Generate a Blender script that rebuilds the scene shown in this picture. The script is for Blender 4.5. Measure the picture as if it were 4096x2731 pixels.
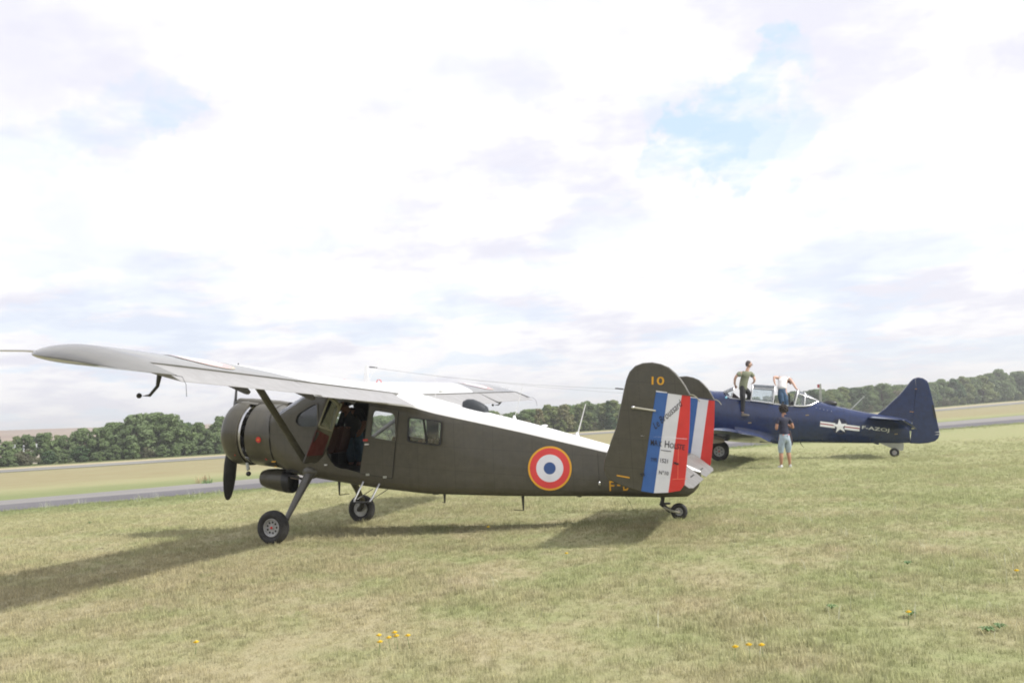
import bpy, bmesh, math, random
import numpy as np
from mathutils import Vector, Matrix, noise as mnoise
random.seed(7); R = math.radians
sc = bpy.context.scene
for o in list(bpy.data.objects): bpy.data.objects.remove(o)
col = sc.collection

# ------------------------------------------------------------------ camera
F_PX = 3231.06
fw = Vector((0, .99447179, .10500408)); rt = Vector((.99854326, .0056657, -.05365865)); up = Vector((.05395694, -.10485111, .99302311))
cd = bpy.data.cameras.new('camera'); cam = bpy.data.objects.new('camera', cd); col.objects.link(cam); sc.camera = cam
cd.sensor_width = 36; cd.lens = F_PX / 4096 * 36; cd.clip_start = .05; cd.clip_end = 20000
CAM = Vector((0, 0, 1.6292))
cam.matrix_world = Matrix(((rt.x, up.x, -fw.x, CAM.x), (rt.y, up.y, -fw.y, CAM.y), (rt.z, up.z, -fw.z, CAM.z), (0, 0, 0, 1)))

# ------------------------------------------------------------------ light
SUN_EL = R(44); SUN_DIR = Vector((math.cos(SUN_EL) * .9613, -math.cos(SUN_EL) * .2756, math.sin(SUN_EL))).normalized()
sd = bpy.data.lights.new('sun', 'SUN'); sd.energy = 4.1; sd.angle = R(3.4); sd.color = (1, .965, .9)
so = bpy.data.objects.new('sun', sd); col.objects.link(so)
so.rotation_euler = (-SUN_DIR).to_track_quat('-Z', 'Y').to_euler()
sc.view_settings.view_transform = 'Standard'; sc.view_settings.look = 'None'
sc.view_settings.exposure = 0.22; sc.view_settings.gamma = 1; sc.view_settings.use_curve_mapping = False
sc.render.engine = 'CYCLES'
sc.cycles.filter_width = 1.9

w = bpy.data.worlds.new('World'); sc.world = w; w.use_nodes = True
NT = w.node_tree; NT.nodes.clear()
def nd(nt, t, **k):
    n = nt.nodes.new(t)
    for a, b in k.items():
        if a == 'inp':
            for i, v in b.items():
                n.inputs[i].default_value = v
        else: setattr(n, a, b)
    return n
def mth(nt, op, a, b=None, c=None, clamp=False):
    n = nt.nodes.new('ShaderNodeMath'); n.operation = op; n.use_clamp = clamp
    for i, v in enumerate((a, b, c)):
        if v is None: continue
        if hasattr(v, 'links'): nt.links.new(v, n.inputs[i])
        else: n.inputs[i].default_value = v
    return n.outputs[0]
def mixc(nt, f, a, b):
    n = nt.nodes.new('ShaderNodeMix'); n.data_type = 'RGBA'
    for s, v in ((n.inputs[0], f), (n.inputs[6], a), (n.inputs[7], b)):
        if hasattr(v, 'links'): nt.links.new(v, s)
        else: s.default_value = v if not isinstance(v, tuple) else (*v[:3], 1)
    return n.outputs[2]
def smap(nt, v, a, b, c=0., d=1.):
    n = nt.nodes.new('ShaderNodeMapRange'); n.interpolation_type = 'SMOOTHSTEP'
    nt.links.new(v, n.inputs[0])
    for i, x in enumerate((a, b, c, d)): n.inputs[i + 1].default_value = x
    return n.outputs[0]
def noi(nt, vec, scale, detail=3, rough=.5, dist=0., out=0):
    n = nd(nt, 'ShaderNodeTexNoise', inp={'Scale': scale, 'Detail': detail, 'Roughness': rough, 'Distortion': dist})
    if vec is not None: nt.links.new(vec, n.inputs['Vector'])
    return n.outputs[out]

def raydir(u, v):      # direction through a point of the photograph (full resolution)
    d = fw * F_PX + rt * (u - 2048) - up * (v - 1365.5); return d.normalized()

def build_world():
    nt = NT
    tc = nd(nt, 'ShaderNodeTexCoord'); D = tc.outputs['Generated']
    sky = nd(nt, 'ShaderNodeTexSky', sky_type='NISHITA', sun_disc=False, sun_elevation=SUN_EL,
             sun_rotation=math.atan2(SUN_DIR.x, SUN_DIR.y), altitude=150, air_density=1., dust_density=1.5)
    sm = nd(nt, 'ShaderNodeVectorMath', operation='SCALE'); sm.inputs[3].default_value = .12
    nt.links.new(sky.outputs[0], sm.inputs[0])
    sep = nd(nt, 'ShaderNodeSeparateXYZ'); nt.links.new(D, sep.inputs[0])
    den = mth(nt, 'ADD', mth(nt, 'MAXIMUM', sep.outputs[2], 0.), .16)
    cx = nd(nt, 'ShaderNodeCombineXYZ')
    nt.links.new(mth(nt, 'DIVIDE', sep.outputs[0], den), cx.inputs[0]); nt.links.new(mth(nt, 'DIVIDE', sep.outputs[1], den), cx.inputs[1])
    P = cx.outputs[0]
    # direction warped by noise, for ragged cloud edges
    wn = nd(nt, 'ShaderNodeTexNoise', inp={'Scale': 7., 'Detail': 6., 'Roughness': .6}); nt.links.new(D, wn.inputs['Vector'])
    sub = nd(nt, 'ShaderNodeVectorMath', operation='SUBTRACT'); nt.links.new(wn.outputs['Color'], sub.inputs[0]); sub.inputs[1].default_value = (.5, .5, .5)
    scl = nd(nt, 'ShaderNodeVectorMath', operation='SCALE'); nt.links.new(sub.outputs[0], scl.inputs[0]); scl.inputs[3].default_value = .22
    add = nd(nt, 'ShaderNodeVectorMath', operation='ADD'); nt.links.new(D, add.inputs[0]); nt.links.new(scl.outputs[0], add.inputs[1])
    DW = add.outputs[0]
    def blobs(lst, soft=.62):
        acc = None
        for (u, v, r, amp) in lst:
            c = raydir(u * 1.7415, v * 1.7415)
            dn = nd(nt, 'ShaderNodeVectorMath', operation='DISTANCE'); nt.links.new(DW, dn.inputs[0]); dn.inputs[1].default_value = c
            m = smap(nt, dn.outputs['Value'], r * soft, r, amp, 0.)
            acc = m if acc is None else mth(nt, 'MAXIMUM', acc, m)
        return acc
    blue = blobs([(1600, 270, .045, 1.), (1680, 230, .045, .85), (1780, 165, .036, 1.), (1630, 330, .055, .95), (1740, 345, .045, .7), (1830, 310, .045, .55), (1690, 290, .04, .8),
                  (1560, 400, .04, .7), (1460, 440, .035, .6), (1530, 215, .04, .3),
                  (300, 240, .05, .35), (400, 245, .035, .6), (180, 270, .05, .35), (60, 330, .07, .28), (60, 420, .05, .25)])
    wisp = noi(nt, P, 2.6, 6, .62)
    blue = mth(nt, 'MULTIPLY', blue, smap(nt, wisp, .44, .62, 1., .22))
    # pale gaps between the far clouds low over the horizon
    low = noi(nt, P, 1.15, 8, .6)
    lowm = mth(nt, 'MULTIPLY', smap(nt, low, .49, .57), smap(nt, sep.outputs[2], .02, .36, .5, .10))
    blue_all = mth(nt, 'MAXIMUM', blue, lowm)
    # shaded cloud bellies
    g1 = noi(nt, P, .75, 6, .58); g2 = noi(nt, P, 2.4, 6, .58)
    grey = mth(nt, 'MULTIPLY', smap(nt, g1, .42, .56), smap(nt, g2, .38, .58, .15, 1.))
    gb = blobs([(0, 60, .13, .9), (90, 20, .1, .5), (2352, 140, .055, 1.), (2280, 160, .05, .7), (2150, 190, .05, .55), (2020, 220, .045, .45),
                (760, 300, .12, .5), (880, 250, .11, .45), (200, 460, .05, .35), (210, 540, .05, .35), (590, 580, .035, .4), (750, 610, .035, .4), (1010, 800, .04, .5), (1220, 390, .07, .4)], .1)
    grey = mth(nt, 'MAXIMUM', mth(nt, 'MULTIPLY', grey, .82), mth(nt, 'MULTIPLY', gb, .8))
    cloud = mixc(nt, grey, (1.14, 1.13, 1.14), (.81, .81, .94))
    thin = mixc(nt, .74, sm.outputs[0], (.78, 1.0, 1.26))
    colr = mixc(nt, blue_all, cloud, thin)
    bg = nd(nt, 'ShaderNodeBackground'); nt.links.new(colr, bg.inputs[0]); bg.inputs[1].default_value = .885
    out = nd(nt, 'ShaderNodeOutputWorld'); nt.links.new(bg.outputs[0], out.inputs[0])
build_world()

# ------------------------------------------------------------------ materials
MATS = {}
def mat(name, color=(.5, .5, .5), rough=.5, metal=0., spec=.5, coat=0., fn=None, var=0., vscale=3., bump=0., bscale=40.):
    if name in MATS: return MATS[name]
    m = bpy.data.materials.new(name); m.use_nodes = True; nt = m.node_tree; nt.nodes.clear()
    out = nd(nt, 'ShaderNodeOutputMaterial'); b = nd(nt, 'ShaderNodeBsdfPrincipled'); nt.links.new(b.outputs[0], out.inputs[0])
    b.inputs['Base Color'].default_value = (*color, 1); b.inputs['Roughness'].default_value = rough; b.inputs['Metallic'].default_value = metal
    b.inputs['Specular IOR Level'].default_value = spec; b.inputs['Coat Weight'].default_value = coat
    tc = nd(nt, 'ShaderNodeTexCoord')
    if var:
        n = noi(nt, tc.outputs['Object'], vscale, 5, .6)
        c1 = tuple(c * (1 - var) for c in color); c2 = tuple(min(1, c * (1 + var)) for c in color)
        nt.links.new(mixc(nt, smap(nt, n, .3, .7), c1, c2), b.inputs['Base Color'])
        nt.links.new(smap(nt, noi(nt, tc.outputs['Object'], vscale * 2.3, 4), .3, .7, rough * .85, min(1, rough * 1.2)), b.inputs['Roughness'])
    if bump:
        n = noi(nt, tc.outputs['Object'], bscale, 3); bn = nd(nt, 'ShaderNodeBump', inp={'Strength': bump, 'Distance': .02})
        nt.links.new(n, bn.inputs['Height']); nt.links.new(bn.outputs[0], b.inputs['Normal'])
    if fn: fn(nt, b, tc)
    MATS[name] = m; return m

def panel_lines(nt, O, px_=1.62, pz=2.7, amt=.55):
    # sheet joints and rivet rows of a metal skin, in aircraft coordinates
    sep = nd(nt, 'ShaderNodeSeparateXYZ'); nt.links.new(O, sep.inputs[0])
    def line(v, per, wd): return mth(nt, 'LESS_THAN', mth(nt, 'ABSOLUTE', mth(nt, 'SUBTRACT', mth(nt, 'FRACT', mth(nt, 'MULTIPLY', v, per)), .5)), wd * per)
    zz = mth(nt, 'SUBTRACT', sep.outputs[2], mth(nt, 'MULTIPLY', sep.outputs[0], .11))
    a = line(sep.outputs[0], px_, .004); b_ = line(zz, pz, .0035)
    riv = mth(nt, 'MULTIPLY', mth(nt, 'MULTIPLY', line(sep.outputs[0], px_ * 2, .007), line(zz, 22, .009)), .8)
    return mth(nt, 'MULTIPLY', mth(nt, 'MAXIMUM', mth(nt, 'MAXIMUM', a, b_), riv), amt)
def skin_fn(base, seams=(), rivets=0.):
    # painted aluminium skin: slight oil-canning, grime streaks
    def f(nt, b, tc):
        O = tc.outputs['Object']
        n = noi(nt, O, 1.7, 3, .5); n2 = noi(nt, O, 9, 5, .6)
        mp = nd(nt, 'ShaderNodeMapping', inp={'Scale': (1.2, 1.2, 6)}); nt.links.new(O, mp.inputs[0])
        st = noi(nt, mp.outputs[0], 3, 5, .65)
        c = mixc(nt, smap(nt, n2, .3, .75), tuple(x * .88 for x in base), tuple(x * 1.12 for x in base))
        c = mixc(nt, smap(nt, st, .55, .8, 0, .35), c, tuple(x * .6 for x in base))
        c = mixc(nt, panel_lines(nt, O), c, tuple(x * .45 for x in base))
        nt.links.new(c, b.inputs['Base Color'])
        n = noi(nt, O, 1.6, 2, .45)
        bn = nd(nt, 'ShaderNodeBump', inp={'Strength': .4, 'Distance': .06}); nt.links.new(n, bn.inputs['Height'])
        nt.links.new(bn.outputs[0], b.inputs['Normal'])
        nt.links.new(smap(nt, n2, .3, .7, .30, .46), b.inputs['Roughness'])
    return f
OL = (.062, .056, .040)
M_OLIVE = mat('olive_paint', OL, .38, spec=.5, coat=.25, fn=skin_fn(OL))
M_WHITE = mat('white_paint', (.8, .8, .8), .35, var=.05, bump=.0)
M_INT = mat('cabin_lining', (.022, .023, .024), .8, var=.3)
M_DARK = mat('black_rubber', (.018, .018, .019), .75, var=.25, bump=.15)
M_TYRE = mat('tyre_rubber', (.032, .031, .032), .78, var=.3, vscale=6, bump=.2, bscale=30)
M_BLACK = mat('black_paint', (.02, .02, .022), .4, var=.2)
M_ALU = mat('bare_aluminium', (.62, .62, .63), .32, metal=1., var=.1)
M_RIM = mat('rim_paint', (.42, .42, .43), .42, metal=.3, var=.2, vscale=12)
M_RED = mat('signal_red', (.62, .035, .03), .42, var=.08)
M_BLUE = mat('stripe_blue', (.035, .115, .36), .42, var=.08)
M_SWHITE = mat('stripe_white', (.70, .70, .76), .42, var=.05)
M_YEL = mat('marking_yellow', (.72, .36, .02), .5, var=.06)
M_RRED = mat('roundel_red', (.66, .05, .05), .42, var=.06)
M_RBLUE = mat('roundel_blue', (.03, .08, .25), .42, var=.06)
M_INK = mat('black_lettering', (.015, .015, .03), .6)
M_SEAM = mat('seam_dark', (.02, .02, .018), .8)  # flat dark tone for joints, seals, gaps and holes
M_BEIGE = mat('door_frame_beige', (.33, .32, .25), .5, var=.1)
M_MAROON = mat('door_lining_maroon', (.11, .016, .013), .6, var=.15)
M_SEAT = mat('seat_cloth_brown', (.075, .028, .02), .8, var=.2, vscale=20)
M_SEATL = mat('seat_piping', (.42, .2, .14), .8)
M_NAVY_C = (.006, .021, .090)
def navy(nt, b, tc):
    O = tc.outputs['Object']; n = noi(nt, O, 1.3, 3, .5); n2 = noi(nt, O, 8, 5, .6)
    c = mixc(nt, smap(nt, n2, .3, .7), tuple(x * .85 for x in M_NAVY_C), tuple(x * 1.2 for x in M_NAVY_C)); nt.links.new(mixc(nt, panel_lines(nt, O, 1.3, 2.1, .6), c, (.004, .006, .02)), b.inputs['Base Color'])
    bn = nd(nt, 'ShaderNodeBump', inp={'Strength': .3, 'Distance': .05}); nt.links.new(n, bn.inputs['Height']); nt.links.new(bn.outputs[0], b.inputs['Normal'])
M_NAVY = mat('navy_gloss_paint', M_NAVY_C, .24, spec=.5, coat=.45, fn=navy)
M_INSIG = mat('insignia_white', (.88, .88, .9), .45, var=.04)
M_INSR = mat('insignia_red', (.38, .09, .10), .45)
M_FRAME = mat('canopy_frame_silver', (.72, .72, .74), .38, metal=.35)
M_GEARG = mat('gear_grey', (.38, .39, .36), .5, var=.15)
def glass(name, tint, fac=.08, rough=.03):
    m = bpy.data.materials.new(name); m.use_nodes = True; nt = m.node_tree; nt.nodes.clear()
    out = nd(nt, 'ShaderNodeOutputMaterial'); t = nd(nt, 'ShaderNodeBsdfTransparent'); t.inputs[0].default_value = (*tint, 1)
    g = nd(nt, 'ShaderNodeBsdfGlossy'); g.inputs['Roughness'].default_value = rough; g.inputs[0].default_value = (.95, .97, 1, 1)
    fr = nd(nt, 'ShaderNodeFresnel', inp={'IOR': 1.5}); mx = nd(nt, 'ShaderNodeMixShader')
    n = noi(nt, nd(nt, 'ShaderNodeTexCoord').outputs['Object'], 6, 4)
    f = mth(nt, 'ADD', fr.outputs[0], smap(nt, n, .3, .8, fac * .6, fac * 1.4), clamp=True)
    nt.links.new(f, mx.inputs[0]); nt.links.new(t.outputs[0], mx.inputs[1]); nt.links.new(g.outputs[0], mx.inputs[2]); nt.links.new(mx.outputs[0], out.inputs[0])
    return m
M_GLASS = glass('window_glass', (.96, .97, .97), .015)
M_GLASSW = glass('windscreen_glass', (.9, .93, .93), .16)
M_GLASSC = glass('canopy_glass', (.92, .95, .96), .05)

# ------------------------------------------------------------------ mesh helpers
def tag(o, label=None, cat=None, group=None, kind=None):
    for k, v in (('label', label), ('category', cat), ('group', group), ('kind', kind)):
        if v: o[k] = v
    return o
def empty(name, loc=(0, 0, 0), rz=0., **k):
    o = bpy.data.objects.new(name, None); col.objects.link(o); o.location = loc; o.rotation_euler = (0, 0, rz); o.empty_display_size = .3
    return tag(o, **k)
class MB:
    def __init__(s): s.v = []; s.f = []; s.m = []
    def add(s, vs, fs, m=0):
        n = len(s.v); s.v += [tuple(v) for v in vs]; s.f += [tuple(i + n for i in f) for f in fs]
        s.m += ([m] * len(fs) if isinstance(m, int) else list(m)); return s
    def box(s, c, d, m=0, rot=None):
        x, y, z = (q / 2 for q in d); P = [Vector((a * x, b * y, e * z)) for a in (-1, 1) for b in (-1, 1) for e in (-1, 1)]
        if rot is not None: P = [rot @ p for p in P]
        P = [p + Vector(c) for p in P]
        return s.add(P, [(0, 1, 3, 2), (4, 6, 7, 5), (0, 4, 5, 1), (2, 3, 7, 6), (0, 2, 6, 4), (1, 5, 7, 3)], m)
    def loft(s, rings, closed=True, caps=True, m=0):
        n = len(rings[0]); fs = []; ms = []
        for i in range(len(rings) - 1):
            for j in range(n if closed else n - 1):
                k = (j + 1) % n; fs.append((i * n + j, i * n + k, (i + 1) * n + k, (i + 1) * n + j))
                ms.append(m(i, j) if callable(m) else m)
        if caps and closed:
            fs.append(tuple(range(n))[::-1]); fs.append(tuple((len(rings) - 1) * n + j for j in range(n)))
            ms += [m(0, 0), m(len(rings) - 2, 0)] if callable(m) else [m, m]
        return s.add([v for r in rings for v in r], fs, ms)
    def tube(s, pts, r, n=8, m=0, flat=None):
        pts = [Vector(p) for p in pts]; rs = r if isinstance(r, (list, tuple)) else [r] * len(pts); rings = []
        t0 = (pts[1] - pts[0]).normalized(); ref = Vector((0, 0, 1)) if abs(t0.z) < .9 else Vector((1, 0, 0))
        for i, p in enumerate(pts):
            t = (pts[min(i + 1, len(pts) - 1)] - pts[max(i - 1, 0)]).normalized()
            a = t.cross(ref).normalized(); b = t.cross(a).normalized()
            fx, fy = flat or (1, 1)
            rings.append([p + a * math.cos(2 * math.pi * k / n) * rs[i] * fx + b * math.sin(2 * math.pi * k / n) * rs[i] * fy for k in range(n)])
        return s.loft(rings, m=m)
    def lathe(s, prof, n=24, m=0, axis='y', c=(0, 0, 0), mfn=None):   # prof: (along, radius)
        c = Vector(c); rings = []
        for a, r in prof:
            ring = []
            for k in range(n):
                u, v = math.cos(2 * math.pi * k / n) * r, math.sin(2 * math.pi * k / n) * r
                ring.append(c + (Vector((u, a, v)) if axis == 'y' else Vector((a, u, v)) if axis == 'x' else Vector((u, v, a))))
            rings.append(ring)
        return s.loft(rings, m=(mfn or m))
    def prism(s, poly, y0, y1, m=0):     # polygon in x,z extruded along y
        n = len(poly); vs = [(x, y0, z) for x, z in poly] + [(x, y1, z) for x, z in poly]
        return s.add(vs, [tuple(range(n)), tuple(range(2 * n - 1, n - 1, -1))] + [(i, i + n, (i + 1) % n + n, (i + 1) % n) for i in range(n)], m)
    def sphere(s, c, r, m=0, n=12):
        rx, ry, rz = r if isinstance(r, (tuple, list)) else (r, r, r); vs = []; c = Vector(c)
        rings = [[c + Vector((math.sin(math.pi * (i + .01) / (n / 2 + .02)) * math.cos(2 * math.pi * k / n) * rx, math.sin(math.pi * (i + .01) / (n / 2 + .02)) * math.sin(2 * math.pi * k / n) * ry, math.cos(math.pi * (i + .01) / (n / 2 + .02)) * rz)) for k in range(n)] for i in range(n // 2 + 1)]
        return s.loft(rings, m=m)
    def mesh(s, name, mats, smooth=True, fix=True):
        me = bpy.data.meshes.new(name); me.from_pydata(s.v, [], s.f)
        for mm in (mats if isinstance(mats, (list, tuple)) else [mats]): me.materials.append(mm)
        me.polygons.foreach_set('material_index', s.m); me.validate()
        if fix:
            b = bmesh.new(); b.from_mesh(me); bmesh.ops.recalc_face_normals(b, faces=b.faces); b.to_mesh(me); b.free()
        if smooth: me.shade_auto() if hasattr(me, 'shade_auto') else smooth_by_angle(me)
        return me
    def build(s, name, mats, parent=None, smooth=True, label=None):
        o = bpy.data.objects.new(name, s.mesh(name, mats, smooth)); col.objects.link(o)
        if parent: o.parent = parent
        if label: o['label'] = label
        return o
def smooth_by_angle(me, ang=38):
    me.polygons.foreach_set('use_smooth', [True] * len(me.polygons))
    b = bmesh.new(); b.from_mesh(me); lim = R(ang)
    for e in b.edges:
        e.smooth = not (len(e.link_faces) != 2 or e.calc_face_angle(0) > lim)
    b.to_mesh(me); b.free()
def applied(o):
    dg = bpy.context.evaluated_depsgraph_get(); me = bpy.data.meshes.new_from_object(o.evaluated_get(dg)); old = o.data
    o.modifiers.clear(); o.data = me; return o
def boolean(o, cutters, op='DIFFERENCE'):
    tmp = []
    for c in cutters:
        me = c.mesh('cutter', [M_INT], smooth=False); co = bpy.data.objects.new('cutter', me); col.objects.link(co); tmp.append(co)
        co.matrix_world = o.matrix_world.copy()
        if o.parent: co.parent = o.parent; co.matrix_parent_inverse = Matrix()
        md = o.modifiers.new('b', 'BOOLEAN'); md.operation = op; md.object = co; md.solver = 'EXACT'
        try: md.material_mode = 'INDEX'
        except Exception: pass
    bpy.context.view_layer.update(); applied(o); smooth_by_angle(o.data)
    for co in tmp: bpy.data.objects.remove(co)
    return o
def interp(tab, x):      # tab sorted by descending or ascending x
    t = sorted(tab); 
    if x <= t[0][0]: return t[0][1]
    for (a, va), (b, vb) in zip(t, t[1:]):
        if x <= b: 
            k = (x - a) / (b - a); return va + (vb - va) * k
    return t[-1][1]
def roundpoly(poly, r=.05, n=4):
    out = []; N = len(poly)
    for i in range(N):
        p = Vector(poly[i]); a = Vector(poly[i - 1]) - p; b = Vector(poly[(i + 1) % N]) - p
        ra = min(r, a.length * .45, b.length * .45); p0 = p + a.normalized() * ra; p1 = p + b.normalized() * ra
        for k in range(n + 1):
            t = k / n; out.append(tuple(p0 * (1 - t) ** 2 + p * 2 * t * (1 - t) + p1 * t * t))
    return out
def text_mesh(body, size=1., sx=1., shear=0.):
    bold = 0 if shear else .010
    cu = bpy.data.curves.new('lettering', 'FONT'); cu.body = body; cu.size = size; cu.shear = shear; cu.resolution_u = 3; cu.offset = bold
    o = bpy.data.objects.new('lettering', cu); col.objects.link(o); bpy.context.view_layer.update()
    me = bpy.data.meshes.new_from_object(o.evaluated_get(bpy.context.evaluated_depsgraph_get()))
    vs = [(v.co.x * sx, v.co.y) for v in me.vertices]; fs = [tuple(p.vertices) for p in me.polygons]
    bpy.data.objects.remove(o); bpy.data.curves.remove(cu); bpy.data.meshes.remove(me)
    x0 = min(v[0] for v in vs); x1 = max(v[0] for v in vs); y0 = min(v[1] for v in vs); y1 = max(v[1] for v in vs)
    return vs, fs, (x0, x1, y0, y1)
def lettering(name, body, p0, p1, height, ysurf, mt, parent, shear=0., flip=1):
    """text on a port side: baseline from p0 to p1 (x,z), letters `height` tall, surface y from ysurf(x,z)"""
    vs, fs, (x0, x1, y0, y1) = text_mesh(body, 1., 1., shear)
    a, b = Vector(p0), Vector(p1); ax = (b - a); L = ax.length; ax.normalize(); n = Vector((ax.y, -ax.x)); n = n if n.y > 0 else -n
    V = []
    for (x, y) in vs:
        q = a + ax * ((x - x0) / (x1 - x0) * L) + n * ((y - y0) / (y1 - y0) * height); V.append((q.x, ysurf(q.x, q.y), q.y))
    mb = MB(); mb.add(V, fs); return mb.build(name, mt, parent, smooth=False)

# ------------------------------------------------------------------ terrain
BASE = Vector((-8.9, 27.9)); AL = Vector((.817, .576)); NRM = Vector((-.576, .817))
def alongn(s, n): p = BASE + AL * s + NRM * n; return p.x, p.y
def sst(a, b, x): t = max(0, min(1, (x - a) / (b - a))); return t * t * (3 - 2 * t)
HILLS = [(-60, 1.5), (-33, 1.42), (-20, 1.28), (-10, 1.06), (-3, .98), (2, 1.0), (10, .92), (20, .8), (35, .7), (60, .8)]
def gz(x, y):
    z = .10 * math.exp(-((x - 2.35) ** 2 + (y - 12.43) ** 2) / 4.5) - .03 * math.exp(-((x + 3.04) ** 2 + (y - 15.7) ** 2) / 3)
    z += .10 * math.exp(-((x - 7) ** 2 + (y - 26) ** 2) / 10) - .07 * math.exp(-((x - 12.7) ** 2 + (y - 27.6) ** 2) / 6)
    r = math.hypot(x, y)
    z += 1.45 * sst(60, 190, x) * sst(60, 150, r)
    if r > 250:
        az = math.degrees(math.atan2(x, y)); e = interp(HILLS, az)
        n = .04 * mnoise.noise(Vector((az * .12, 3.1, 0)))
        z += math.tan(R(e + n)) * 1400 * sst(320, 1400, r) * (1 if r < 1400 else max(.2, 1 - (r - 1400) / 900))
    return z

def grass_color(nt, P, blade=False):
    """shared colour field of turf and blades, from world position"""
    big = noi(nt, P, .16, 4, .6); mid = noi(nt, P, .9, 5, .62); fine = noi(nt, P, 5.5, 4, .65)
    sep = nd(nt, 'ShaderNodeSeparateXYZ'); nt.links.new(P, sep.inputs[0])
    gx = smap(nt, sep.outputs[0], -8, 9, -.06, .07)
    g = mth(nt, 'ADD', mth(nt, 'ADD', mth(nt, 'MULTIPLY', big, .35), mth(nt, 'MULTIPLY', mid, .65)), gx)
    tan = mixc(nt, smap(nt, fine, .3, .7), (.315, .28, .16), (.36, .32, .20))
    grn = mixc(nt, smap(nt, fine, .3, .7), (.235, .26, .115), (.28, .295, .145))
    c = mixc(nt, smap(nt, g, .38, .66), tan, grn)
    spots = noi(nt, P, 1.7, 3, .5)
    c = mixc(nt, smap(nt, spots, .66, .76, 0, .45), c, (.16, .24, .08))
    c = mixc(nt, smap(nt, sep.outputs[1], 8, 24, 0, .6), c, (.31, .315, .16))
    c = mixc(nt, smap(nt, noi(nt, P, .75, 4, .6), .60, .74, 0, .5), c, (.40, .33, .24))
    # strips beyond the taxiway, measured across it
    dp = nd(nt, 'ShaderNodeVectorMath', operation='DOT_PRODUCT'); nt.links.new(P, dp.inputs[0]); dp.inputs[1].default_value = (NRM.x, NRM.y, 0)
    n = mth(nt, 'SUBTRACT', dp.outputs['Value'], BASE.dot(NRM))
    nn = mth(nt, 'ADD', n, mth(nt, 'MULTIPLY', mth(nt, 'SUBTRACT', big, .5), 8))
    brown = mixc(nt, smap(nt, noi(nt, P, .35, 5, .65), .3, .7), (.27, .225, .125), (.29, .26, .15))
    c = mixc(nt, mth(nt, 'MULTIPLY', smap(nt, nn, 12, 24), .85), c, brown)
    c = mixc(nt, mth(nt, 'MULTIPLY', smap(nt, nn, 52, 58, 0, .5), 1.), c, (.22, .22, .12))
    c = mixc(nt, mth(nt, 'MULTIPLY', smap(nt, n, 73, 76), smap(nt, nn, 82, 90, 1, 0)), c, (.42, .36, .23))
    c = mixc(nt, smap(nt, nn, 84, 92), c, (.13, .15, .06))
    edge = mth(nt, 'MULTIPLY', smap(nt, nn, -3.5, -1.), smap(nt, nn, 9, 16, 1, 0))
    c = mixc(nt, mth(nt, 'MULTIPLY', edge, .6), c, (.14, .19, .07))
    return c, n
def ground_mat():
    m = bpy.data.materials.new('dry_turf'); m.use_nodes = True; nt = m.node_tree; nt.nodes.clear()
    out = nd(nt, 'ShaderNodeOutputMaterial'); b = nd(nt, 'ShaderNodeBsdfPrincipled'); nt.links.new(b.outputs[0], out.inputs[0])
    geo = nd(nt, 'ShaderNodeNewGeometry'); P = geo.outputs['Position']
    c, n = grass_color(nt, P)
    # far farmland and wooded slopes
    ln = nd(nt, 'ShaderNodeVectorMath', operation='LENGTH'); nt.links.new(P, ln.inputs[0]); r = ln.outputs['Value']
    sep = nd(nt, 'ShaderNodeSeparateXYZ'); nt.links.new(P, sep.inputs[0])
    ratio = mth(nt, 'DIVIDE', sep.outputs[0], sep.outputs[1])
    farm = mixc(nt, smap(nt, noi(nt, P, .004, 2), .45, .55), (.22, .13, .085), (.27, .19, .12))
    wood = mixc(nt, smap(nt, noi(nt, P, .05, 5, .7), .35, .65), (.03, .045, .025), (.06, .075, .035))
    wood = mixc(nt, smap(nt, noi(nt, P, .006, 2), .58, .6), wood, (.25, .22, .13))
    far = mixc(nt, smap(nt, ratio, -.28, -.16), farm, wood)
    c = mixc(nt, smap(nt, r, 380, 520), c, far)
    nt.links.new(c, b.inputs['Base Color']); b.inputs['Roughness'].default_value = .9; b.inputs['Specular IOR Level'].default_value = .15
    bn = nd(nt, 'ShaderNodeBump', inp={'Strength': .6, 'Distance': .04}); nt.links.new(noi(nt, P, 14, 4, .7), bn.inputs['Height']); nt.links.new(bn.outputs[0], b.inputs['Normal'])
    return m
M_GROUND = ground_mat()
def build_ground():
    mb = MB(); rs = [0.0]; r = .6
    while r < 3200: rs.append(r); r *= 1.055 if r > 40 else (1 + .6 / max(r, .6)) if r < 12 else 1.03
    na = 220; rings = []
    for r in rs: rings.append([(r * math.sin(2 * math.pi * k / na), r * math.cos(2 * math.pi * k / na), 0) for k in range(na)])
    rings = [[(x, y, gz(x, y)) for x, y, _ in g] for g in rings[1:]]
    mb.v = [v for g in rings for v in g] + [(0, 0, gz(0, 0))]
    for i in range(len(rings) - 1):
        for k in range(na):
            mb.f.append((i * na + k, i * na + (k + 1) % na, (i + 1) * na + (k + 1) % na, (i + 1) * na + k))
    c = len(mb.v) - 1
    for k in range(na): mb.f.append((c, (k + 1) % na, k))
    mb.m = [0] * len(mb.f)
    me = mb.mesh('ground', M_GROUND, smooth=False); me.polygons.foreach_set('use_smooth', [True] * len(me.polygons))
    if me.polygons[0].normal.z < 0: me.flip_normals()
    o = bpy.data.objects.new('ground', me); col.objects.link(o); tag(o, kind='structure')
build_ground()

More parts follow.
